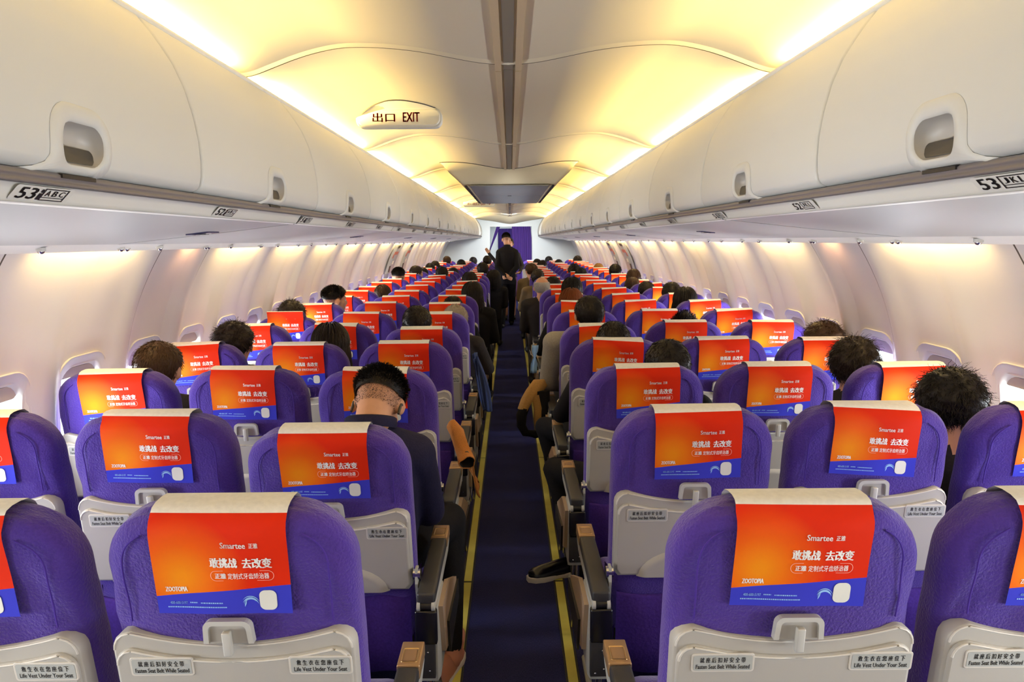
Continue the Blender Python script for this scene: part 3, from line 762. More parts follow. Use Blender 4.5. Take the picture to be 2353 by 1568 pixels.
def aisle_arm(t, s):
    """s: +1 when the aisle lies on the +x side"""
    x = s * .285; made = []
    mb = MB(); mb.box(x - .0275, x + .0275, -.165, .245, .592, .630, 'black_pad', .008); a = mb.build('armrest', t); a.location.y = .05
    mb = MB(); P = [(-.15, .600), (-.15, .560), (.0, .555), (.30, .556), (.355, .580), (.36, .622), (.26, .612)]
    mb.prism(P, 'x', x - .026, x + .0265, 'arm_grey'); mb.build('arm_shell', a)
    mb = MB(); mb.box(x - .029, x + .0290, .245, .355, .594, .632, 'bronze', .004); c = mb.build('arm_cap', a)
    mb = MB(); P = rrect(x - .021, x + .021, .258, .322, .006, 3); Q = inset_poly(P, .004); n = len(P)
    mb.grid([[(p[0], p[1], .6322) for p in P], [(p[0], p[1], .6340) for p in inset_poly(P, .0015)], [(p[0], p[1], .6322) for p in Q]], 'gold', False, True)
    P2 = inset_poly(P, .0055); mb.add([(p[0], p[1], .6331) for p in P2], [tuple(range(n))], 'bronze'); mb.build('recline_button', c)
    mb = MB()
    for q in (-.022, .022): mb.tube([(x + q - .005, -.16, .588), (x + q + .005, -.16, .588)], .015, 'arm_grey', 12)
    mb.tube([(x - .016, -.158, .588), (x + .016, -.158, .588)], .012, 'black', 12); mb.build('hinge', a)
    # support below the arm
    mb = MB(); mb.box(x - .033, x + .033, -.175, -.150, .472, .578, 'black_gloss', .006); mb.build('end_panel', t).location.y = .05
    mb = MB(); mb.prism([(-.150, .580), (-.150, .34), (-.06, .30), (.12, .30), (.20, .36), (.06, .56)], 'x', x - .030, x + .030, 'arm_grey'); mb.build('arm_support', t).location.y = .05
    mb = MB(); mb.prism([(-.10, .555), (.10, .545), (.42, .40), (.42, .33), (.10, .32), (-.02, .36)], 'x', x + s * .030, x + s * .044, 'tan_plate'); mb.prism([(.02, .44), (.43, .385), (.43, .31), (.06, .31)], 'x', x + s * .044, x + s * .052, 'black'); mb.build('side_plate', t).location.y = .05
    mb = MB(); mb.box(x - .033, x + .025, -.170, -.148, .36, .470, 'black_pad', .003)
    for zz, dx in ((.445, .004), (.385, .008), (.372, -.018)): mb.ell((x + dx, -.171, zz), (.003, .002, .003), 'chrome', 8, 6)
    mb.build('rivet_plate', t).location.y = .05
    mb = MB(); mb.tube([(x - s * .005, -.14, .37), (x - s * .004, -.13, .20), (x - s * .01, -.10, .02)], .008, 'chrome', 10); mb.tube([(x + s * .012, -.13, .37), (x + s * .014, -.12, .22), (x + s * .01, -.06, .02)], .006, 'chrome', 10); mb.tube([(x - s * .02, -.12, .012), (x - s * .02, .50, .012)], .012, 'arm_grey', 8); mb.build('leg', t).location.y = .05
    mb = MB(); mb.tube([(s * .240, -.035, .655), (s * .262, -.035, .655)], .018, 'chrome', 14); mb.prism([(-.05, .675), (-.02, .675), (.0, .60), (.02, .48), (.0, .47), (-.03, .56), (-.055, .63)], 'x', s * .246, s * .254, 'arm_grey'); mb.build('recline_hinge', t)
SB = [seat_back(q) for q in (0., 1.7, 3.1)]; PPG = [(piping(q, -1), piping(q, 1)) for q in (0., 1.7, 3.1)]
def seat_proto(kind):
    t = thing('passenger_seat', '', 'airplane seat')
    b = SB[0].build('seat_back', t); PPG[0][0].build('piping', b); PPG[0][1].build('piping', b)
    CV[0].build('headrest_cover', t)
    cushion().build('seat_cushion', t)
    tr = tray().build('tray_table', t); tray_ridge().build('tray_edge', tr)
    l = latch().build('tray_latch', t); latch_tab().build('latch_tab', l)
    placard(-.197, -.082, spread_cjk('就座后扣好安全带', -.186, -.094, .842, .854) + [('Fasten Seat Belt While Seated', -.192, -.087, .828, .838, .01)]).build('placard', t)
    placard(.112, .227, spread_cjk('救生衣在您座位下', .122, .217, .842, .854) + [('Life Vest Under Your Seat', .118, .221, .828, .838, .01)]).build('placard', t)
    pocket().build('seat_pocket', t); under().build('seat_frame', t)
    if kind != 'C' : pass
    if kind == 'aisleL': aisle_arm(t, 1); side_arm(-.26).build('armrest', t)
    if kind == 'aisleR': aisle_arm(t, -1); side_arm(.26).build('armrest', t)
    if kind == 'midL': side_arm(-.26).build('armrest', t)
    if kind == 'midR': side_arm(.26).build('armrest', t)
    return t
CV = [cover(), cover(.018, .004), cover(-.02, .0, .004), cover(.008, -.004, -.004), cover(-.006, .002, .0, .012), cover(.012, .0, 0, -.012), cover(.0, .055)]
PROT = {k: seat_proto(k) for k in ('aisleL', 'aisleR', 'midL', 'midR', 'win')}
CVM = [c.build('tmp').data for c in CV]; SBM = [c.build('tmp').data for c in SB]; PPM = [[c.build('tmp').data for c in g] for g in PPG]
for o in [o for o in bpy.data.objects if o.name.startswith('tmp')]: bpy.data.objects.remove(o)
POSN = {'A': 'left window seat', 'B': 'left middle seat', 'C': 'left aisle seat', 'D': 'right aisle seat', 'E': 'right middle seat', 'F': 'right window seat'}
KIND = {'A': 'win', 'F': 'win', 'B': 'midL', 'E': 'midR', 'C': 'aisleL', 'D': 'aisleR'}
CVSEL = {(0, 'C'): 3, (0, 'D'): 1, (1, 'E'): 5, (1, 'D'): 2, (1, 'B'): 1, (2, 'C'): 5, (5, 'A'): 6, (2, 'A'): 2, (2, 'D'): 2}
RECL = {(1, 'C'): (.075, -.028), (4, 'C'): (.05, -.014), (5, 'A'): (.07, -.02), (4, 'D'): (.03, -.008)}
used = set(); SR = random.Random(11); SEATS = {}
for k in range(ROWS):
    for L in 'ABCDEF':
        pk = KIND[L]; o = PROT[pk] if pk not in used else copy_tree(PROT[pk])
        used.add(pk); o.location = (SX[L], Y1 + PITCH * k, 0); SEATS[k, L] = o
        o['group'] = 'purple passenger seats in rows of three either side of the aisle'
        o['label'] = f'purple cloth airplane seat with orange headrest cover, {POSN[L]}, {ORD[k]} row from the camera'
CH = {}
for (k, L), o in SEATS.items():
    v = CVSEL.get((k, L), SR.choice([0, 0, 1, 2, 3, 4, 5])); q = SR.randrange(3)
    back = [];
    for c in o.children:
        n = c.name.split('.')[0]
        if n == 'headrest_cover': c.data = CVM[v]
        if n == 'seat_back':
            c.data = SBM[q]
            for d in c.children: d.data = PPM[q][int(d.data.vertices[0].co.x > 0)]
        if n in ('headrest_cover', 'seat_back', 'tray_table', 'tray_latch', 'placard'): back.append(c)
    a, dz = RECL.get((k, L), (SR.uniform(-.012, .018), SR.uniform(-.006, .003)))
    # recline about the hinge at z = .5
    piv = Vector((0, .10, .5)); R = Matrix.Translation(piv + Vector((0, 0, dz + (.012 if k == 0 else .002 if k == 1 else -.006)))) @ Matrix.Rotation(a, 4, 'X') @ Matrix.Translation(-piv)
    for c in back: c.matrix_local = R
# ------------------------------------------------------------------ people
def bodymesh(prims, vox, smooth=6):
    """prims: (region, shape...) solids fused into ONE closed surface; every face gets the material of the region it lies in"""
    mb = MB()
    for p in prims:
        if p[1] == 'cap':
            _, _, a, b, ra, rb = p[:6]; a, b = Vector(a), Vector(b); n = max(2, int((b - a).length / .05) + 2)
            pts = [a.lerp(b, i / (n - 1)) for i in range(n)]; mb.tube(pts, [ra + (rb - ra) * i / (n - 1) for i in range(n)], 'skin', 14)
            mb.ell(a, (ra,) * 3, 'skin', 14, 10); mb.ell(b, (rb,) * 3, 'skin', 14, 10)
        elif p[1] == 'ell': mb.ell(p[2], p[3], 'skin', 20, 14, p[4] if len(p) > 4 else None)
        elif p[1] == 'loft':
            P = []
            for c, rx, ry in p[2]: P.append([(c[0] + rx * math.copysign(abs(math.cos(t)) ** .85, math.cos(t)), c[1] + ry * math.copysign(abs(math.sin(t)) ** .85, math.sin(t)), c[2]) for t in np.linspace(0, 2 * PI, 25)[:-1]])
            mb.grid(P, 'skin', True, True); mb.add(P[0], [tuple(range(24))], 'skin'); mb.add(P[-1], [tuple(range(24))], 'skin')
    o = mb.build('tmpbody'); m = o.modifiers.new('r', 'REMESH'); m.mode = 'VOXEL'; m.voxel_size = vox; m.use_smooth_shade = True
    m2 = o.modifiers.new('s', 'SMOOTH'); m2.iterations = smooth; m2.factor = .5
    dg = bpy.context.evaluated_depsgraph_get(); dg.update()
    me = bpy.data.meshes.new_from_object(o.evaluated_get(dg)); bpy.data.objects.remove(o)
    n = len(me.polygons); ctr = np.empty(n * 3); me.polygons.foreach_get('center', ctr); ctr = ctr.reshape(-1, 3)
    regs = []; best = np.full(n, 1e9); which = np.zeros(n, int)
    for p in prims:
        if p[0] not in regs: regs.append(p[0])
        if p[1] == 'cap':
            a, b = np.array(p[2]), np.array(p[3]); ab = b - a; t = np.clip((ctr - a) @ ab / max(ab @ ab, 1e-9), 0, 1)
            d = np.linalg.norm(ctr - a - t[:, None] * ab, axis=1) - (p[4] + (p[5] - p[4]) * t)
        elif p[1] == 'ell':
            q = ctr - np.array(p[2])
            if len(p) > 4: q = q @ np.array(p[4])
            r = np.array(p[3]); d = (np.linalg.norm(q / r, axis=1) - 1) * r.min()
        else:
            zs = [c[0][2] for c in p[2]]; g = lambda i: np.interp(ctr[:, 2], zs, i)
            q = np.sqrt(((ctr[:, 0] - g([c[0][0] for c in p[2]])) / g([c[1] for c in p[2]])) ** 2 + ((ctr[:, 1] - g([c[0][1] for c in p[2]])) / g([c[2] for c in p[2]])) ** 2)
            ex = np.maximum(0, np.maximum(zs[0] - ctr[:, 2], ctr[:, 2] - zs[-1])); d = np.where(ex > 0, np.maximum(q - 1, 0) * .1 + ex, (q - 1) * .1)
        m = d < best; best[m] = d[m]; which[m] = regs.index(p[0])
    for r in regs: me.materials.append(M['skin'])
    me.materials.clear()
    for r in regs: me.materials.append(M['skin'])
    me.polygons.foreach_set('material_index', which.astype(np.int32)); me.polygons.foreach_set('use_smooth', [True] * n)
    return me, regs
def head_prims(c, R):
    c = Vector(c); f = lambda q: tuple(c + R @ Vector(q)); E = lambda q, r, R2=None: ('skin', 'ell', f(q), r, (R if R2 is None else R @ R2))
    ear = [Matrix.Rotation(s * -.35, 3, 'Z') for s in (-1, 1)]
    return [E((0, -.012, .018), (.078, .096, .090)), E((0, .028, -.045), (.058, .062, .078)), E((0, .05, -.085), (.034, .036, .030)), E((0, .092, -.022), (.013, .020, .026)), E((0, .098, -.036), (.017, .015, .012)), E((0, .078, .018), (.055, .018, .012)),
            ('lip', 'ell', f((0, .083, -.066)), (.024, .010, .008), R), E((-.084, -.004, -.015), (.012, .021, .034), ear[0]), E((.084, -.004, -.015), (.012, .021, .034), ear[1]), E((-.038, .058, -.03), (.026, .022, .03)), E((.038, .058, -.03), (.026, .022, .03))]
def hand_prims(w_, d, n, side, curl=.5, s=1.0):
    """w_: wrist; d: direction of the fingers; n: palm normal (the side the fingers close to); side: direction of the thumb"""
    w_, d, n, side = Vector(w_), Vector(d).normalized(), Vector(n).normalized(), Vector(side).normalized()
    out = [('skin', 'cap', tuple(w_), tuple(w_ + d * .035 * s), .026 * s, .027 * s)]
    pc = w_ + d * .06 * s
    for i in range(4):
        off = (.027 - .018 * i) * s; base = w_ + d * .085 * s + side * off; l = (.070, .078, .073, .058)[i] * s
        out.append(('skin', 'cap', tuple(w_ + d * .03 * s + side * off * .8), tuple(base), .0125 * s, .0105 * s))
        k1 = base + (d * math.cos(curl * .6) + n * math.sin(curl * .6)) * l * .45; k2 = k1 + (d * math.cos(curl * 1.5) + n * math.sin(curl * 1.5)) * l * .32; k3 = k2 + (d * math.cos(curl * 2.2) + n * math.sin(curl * 2.2)) * l * .25
        for a, b, r1, r2 in ((base, k1, .0095, .0088), (k1, k2, .0088, .0080), (k2, k3, .0080, .0072)): out.append(('skin', 'cap', tuple(a), tuple(b), r1 * s, r2 * s))
    t0 = w_ + d * .02 * s + side * .022 * s; t1 = t0 + (side * .8 + d * .6 + n * .25).normalized() * .04 * s; t2 = t1 + (side * .35 + d * .9 + n * .4).normalized() * .035 * s
    out += [('skin', 'cap', tuple(t0), tuple(t1), .014 * s, .0105 * s), ('skin', 'cap', tuple(t1), tuple(t2), .0105 * s, .008 * s)]
    return out
def seated(tall=1.0, lat=0.0, fwd=0.0, hp=0.0, hy=0.0, hr=0.0, knees=(.12, .12), elb=(.235, .235), feet=None, hands=True, wide=1.0, shx=(.165, .165), armr=(1, 1), kz=(.56, .56)):
    zt = lambda z: .53 + (z - .53) * tall
    hip = Vector((0, .27, .53)); neck = Vector((lat, .165 + fwd, zt(.995))); ch = Vector((lat * .7, .185 + fwd * .7, zt(.86))); ws = Vector((lat * .3, .225 + fwd * .2, zt(.68)))
    R = Euler((-hp, hr, hy), 'XYZ').to_matrix()
    hc = neck + Vector((0, .0, .02)) + R @ Vector((0, .02, .115))
    P = head_prims(hc, R)
    P.append(('skin', 'cap', tuple(neck + Vector((0, -.005, -.02))), tuple(hc + R @ Vector((0, -.025, -.04))), .056, .052))
    P.append(('top', 'loft', [((0, .27, .45), .16, .12), ((0, .265, .56), .175 * wide, .13), (ws, .155 * wide, .115), (ch, .178 * wide, .118), (ch + Vector((lat * .2, 0, .06)), .175 * wide, .105), (neck + Vector((0, .01, -.02)), .085, .072)]))
    for i, s in enumerate((-1, 1)):
        sh = neck + Vector((s * shx[i] * wide, .01, -.055)); ar = armr[i]; el = Vector((s * elb[i] + lat * (.6 if abs(lat) < .06 else .2), .24 + fwd * .6, zt(.70))); wr = Vector((s * .10 + lat * .2, .47, .63))
        P += [('top', 'cap', tuple(neck + Vector((s * .06, .005, -.035))), tuple(sh), .062, .066 * ar), ('top', 'cap', tuple(sh), tuple(el), .062 * ar, .052 * ar), ('top', 'cap', tuple(el), tuple(wr), .048 * ar, .034)]
        if hands: P += hand_prims(wr + Vector((0, .02, 0)), (-s * .5, .8, -.15), (0, 0, -1), (-s * .8, -.5, 0), .5)
        kx = s * knees[i]; kn = Vector((kx, .62, kz[i])); an = Vector((kx * (1.05 if feet is None else 1), .60, .10))
        if feet and feet[i]: an = Vector(feet[i])
        P += [('legs', 'cap', (s * .09, .28, .52), tuple(kn), .085, .064), ('legs', 'cap', tuple(kn), tuple(an), .060, .042)]
        to = an + Vector((s * .02, .16, -.055)); P += [('shoes', 'cap', tuple(an + Vector((0, -.02, -.05))), tuple(to), .042, .036), ('shoes', 'cap', tuple(an), tuple(an + Vector((0, 0, -.05))), .042, .042)]
    return P, hc, R
# hair: a close cap on the skull plus many fine locks; returned in head coordinates
def hair(style, seed=1, dens=1.0):
    R_ = np.random.default_rng(seed); mb = MB(); k = 'hair_black'
    C0 = np.array([0, -.012, .018]); RD = np.array([.078, .096, .090])
    def hairline(p, cap_only=False):       # p: unit-ellipsoid direction scaled point in head coords; True where hair grows
        x, y, z = p
        if style == 'bald': return z < .055 and z > -.055 - .02 * (y < 0) and y < .035
        if style == 'buzz': return z > (-.035 if not cap_only else .006) + max(0, (y + .02)) * 1.0 and (y < .06 or z > .062)
        lo = -.075 if y < -.02 else -.075 + (y + .02) * 1.6
        if style in ('long', 'bun'): lo = -.085 if y < .01 else -.085 + (y - .01) * 2.2
        return z > lo and (y < .062 or z > .058)
    th0 = dict(short=.013, messy=.016, curly=.017, long=.012, bun=.011, bald=.004, buzz=.004, crop=.011)[style]
    n, m = 64, 40; pts = []; ok = []
    for i in range(m + 1):
        a = PI * i / m
        for j in range(n):
            b = 2 * PI * j / n; d = np.array([math.sin(a) * math.cos(b), math.sin(a) * math.sin(b), math.cos(a)])
            p = C0 + RD * d; t = th0
            nz = .5 + .5 * math.sin(7 * b + 3 * math.cos(4 * a) + seed) * math.sin(9 * a + seed * 2)
            if style in ('messy', 'curly'): t = th0 * (.7 + .7 * nz)
            elif style in ('buzz',): t = .002 + .012 * min(1, max(0, (p[2] - .006) / .05))
            else: t = th0 * (.85 + .25 * nz)
            # thinner towards the hairline
            if style not in ('long', 'bun', 'buzz'): t *= min(1, .35 + max(0, (p[2] + .075)) * 8)
            pts.append(C0 + (RD + t) * d); ok.append(hairline(p, True))
    fs = []
    for i in range(m):
        for j in range(n):
            q = (i * n + j, i * n + (j + 1) % n, (i + 1) * n + (j + 1) % n, (i + 1) * n + j)
            if sum(ok[t] for t in q) >= (4 if style == 'buzz' else 3): fs.append(q)
    mb.add(pts, fs, k, True)
    N = int(dict(short=3000, messy=2600, curly=3200, long=3200, bun=1200, bald=1200, buzz=7000, crop=3000)[style] * dens)
    V, Fc = [], []; base = 0; tries = 0
    while base < N and tries < N * 8:
        tries += 1
        d = R_.normal(size=3); d /= np.linalg.norm(d); p = C0 + RD * d
        if not hairline(p): continue
        if style == 'buzz' and p[2] < .03 and R_.uniform() > .40 + .60 * max(0, (p[2] + .035) / .065): continue
        nrm = d / RD; nrm /= np.linalg.norm(nrm); down = np.array([0, -.25 if d[1] < .3 else .5, -1.0]); down = down - nrm * (down @ nrm); down /= max(np.linalg.norm(down), 1e-6)
        side = np.cross(nrm, down); rnd = R_.normal(size=3) * .35
        if style == 'short' or style == 'crop': L, dirv, wd = R_.uniform(.014, .030), nrm * .22 + down * 1.0 + rnd * .38, .0016
        elif style == 'messy': L, dirv, wd = R_.uniform(.015, .040), nrm * .26 + down * .6 + rnd * 1.0, .0015
        elif style == 'curly': L, dirv, wd = R_.uniform(.030, .055), nrm * .16 + down * .7 + rnd * 1.1, .0015
        elif style in ('long',): L, dirv, wd = R_.uniform(.10, .20), nrm * .10 + down * 1.0 + rnd * .15, .0030
        elif style == 'bun': L, dirv, wd = R_.uniform(.03, .06), nrm * .1 + np.array([0, -.6, .5]) + rnd * .2, .003
        elif style == 'bald': L, dirv, wd = R_.uniform(.012, .025), nrm * .3 + down + rnd * .4, .0022
        else:
            hi = max(0, min(1, (p[2] - .015) / .05)); L, dirv, wd = .004 + .027 * hi * R_.uniform(.5, 1.1), nrm * (.45 + .35 * hi) + down * .45 + rnd * .45, .00075 + .0012 * hi
        dirv /= np.linalg.norm(dirv); t_here = th0 * .6 if style != 'buzz' else .002
        p0 = C0 + (RD + t_here) * d; S = 7 if style in ('long', 'curly') else 3; lay = R_.uniform(1.05, 1.16); q = len(V); cur = p0.copy(); dv = dirv.copy()
        sd = np.cross(dv, nrm); sd /= max(np.linalg.norm(sd), 1e-6); ph = R_.uniform(0, 6)
        for i in range(S):
            ww = wd * (1 - i / S * .75); V += [cur + sd * ww, cur - sd * ww * .5 + nrm * ww * .8, cur - sd * ww * .5 - nrm * ww * .8]
            if style == 'curly': dv = dv + (side * math.cos(ph + i * 2.0) + nrm * math.sin(ph + i * 2.0)) * .7
            if style == 'long': dv = dv + np.array([0, 0, -.35]) + (nrm * .02)
            dv /= np.linalg.norm(dv); cur = cur + dv * L / (S - 1)
            if style == 'long':     # keep the locks outside the skull
                e = (cur - C0) / (RD + .010)
                ne = np.linalg.norm(e)
                if cur[2] > -.03: cur = C0 + e / ne * lay * (RD + .010)
                elif ne < 1.02: cur = C0 + e / ne * 1.02 * (RD + .010)
        for i in range(S - 1):
            for j in range(3): Fc.append((q + i * 3 + j, q + i * 3 + (j + 1) % 3, q + i * 3 + 3 + (j + 1) % 3, q + i * 3 + 3 + j))
        base += 1
    mb.add(V, Fc, k, True)
    if style == 'bun': mb.ell((0, -.075, .105), (.034, .034, .03), k, 14, 10)
    return mb.build('hairmesh').data
HM = {}
for st, sd in (('short', 1), ('messy', 2), ('curly', 3), ('long', 4), ('bun', 5), ('bald', 6), ('buzz', 7), ('crop', 8)): HM[st] = hair(st, sd)
for o in [o for o in bpy.data.objects if o.name.startswith('hairmesh')]: bpy.data.objects.remove(o)
def eyes(parent, hc, R):
    for s in (-1, 1):
        mb = MB(); mb.ell((0, 0, 0), (.0115,) * 3, 'eye_white', 12, 8); mb.ell((0, .0065, 0), (.006, .006, .006), 'ink', 10, 6)
        e = mb.build('eye', parent); e.matrix_local = Matrix.Translation(Vector(hc) + R @ Vector((s * .030, .0755, -.004))) @ R.to_4x4()
def person(P, hc, R, loc, mats, style, hcol, label, vox=.012, rz=0, group='people in the cabin', hs=1.0, hrz=0):
    me, regs = bodymesh(P, vox)
    me.name = 'person'; o = obj('person', me); o.location = loc; o.rotation_euler = (0, 0, rz); tag(o, label, 'person', group)
    mm = dict(skin='skin', lip='lip'); mm.update(mats)
    for i, r in enumerate(regs): me.materials[i] = M[mm[r]]
    h = obj('hair', HM[style], o); h.matrix_local = Matrix.Translation(hc) @ R.to_4x4() @ Matrix.Rotation(hrz, 4, 'Z') @ Matrix.Diagonal((hs, hs, hs, 1))
    h.material_slots[0].link = 'OBJECT'; h.material_slots[0].material = M[hcol]
    eyes(o, hc, R); return o
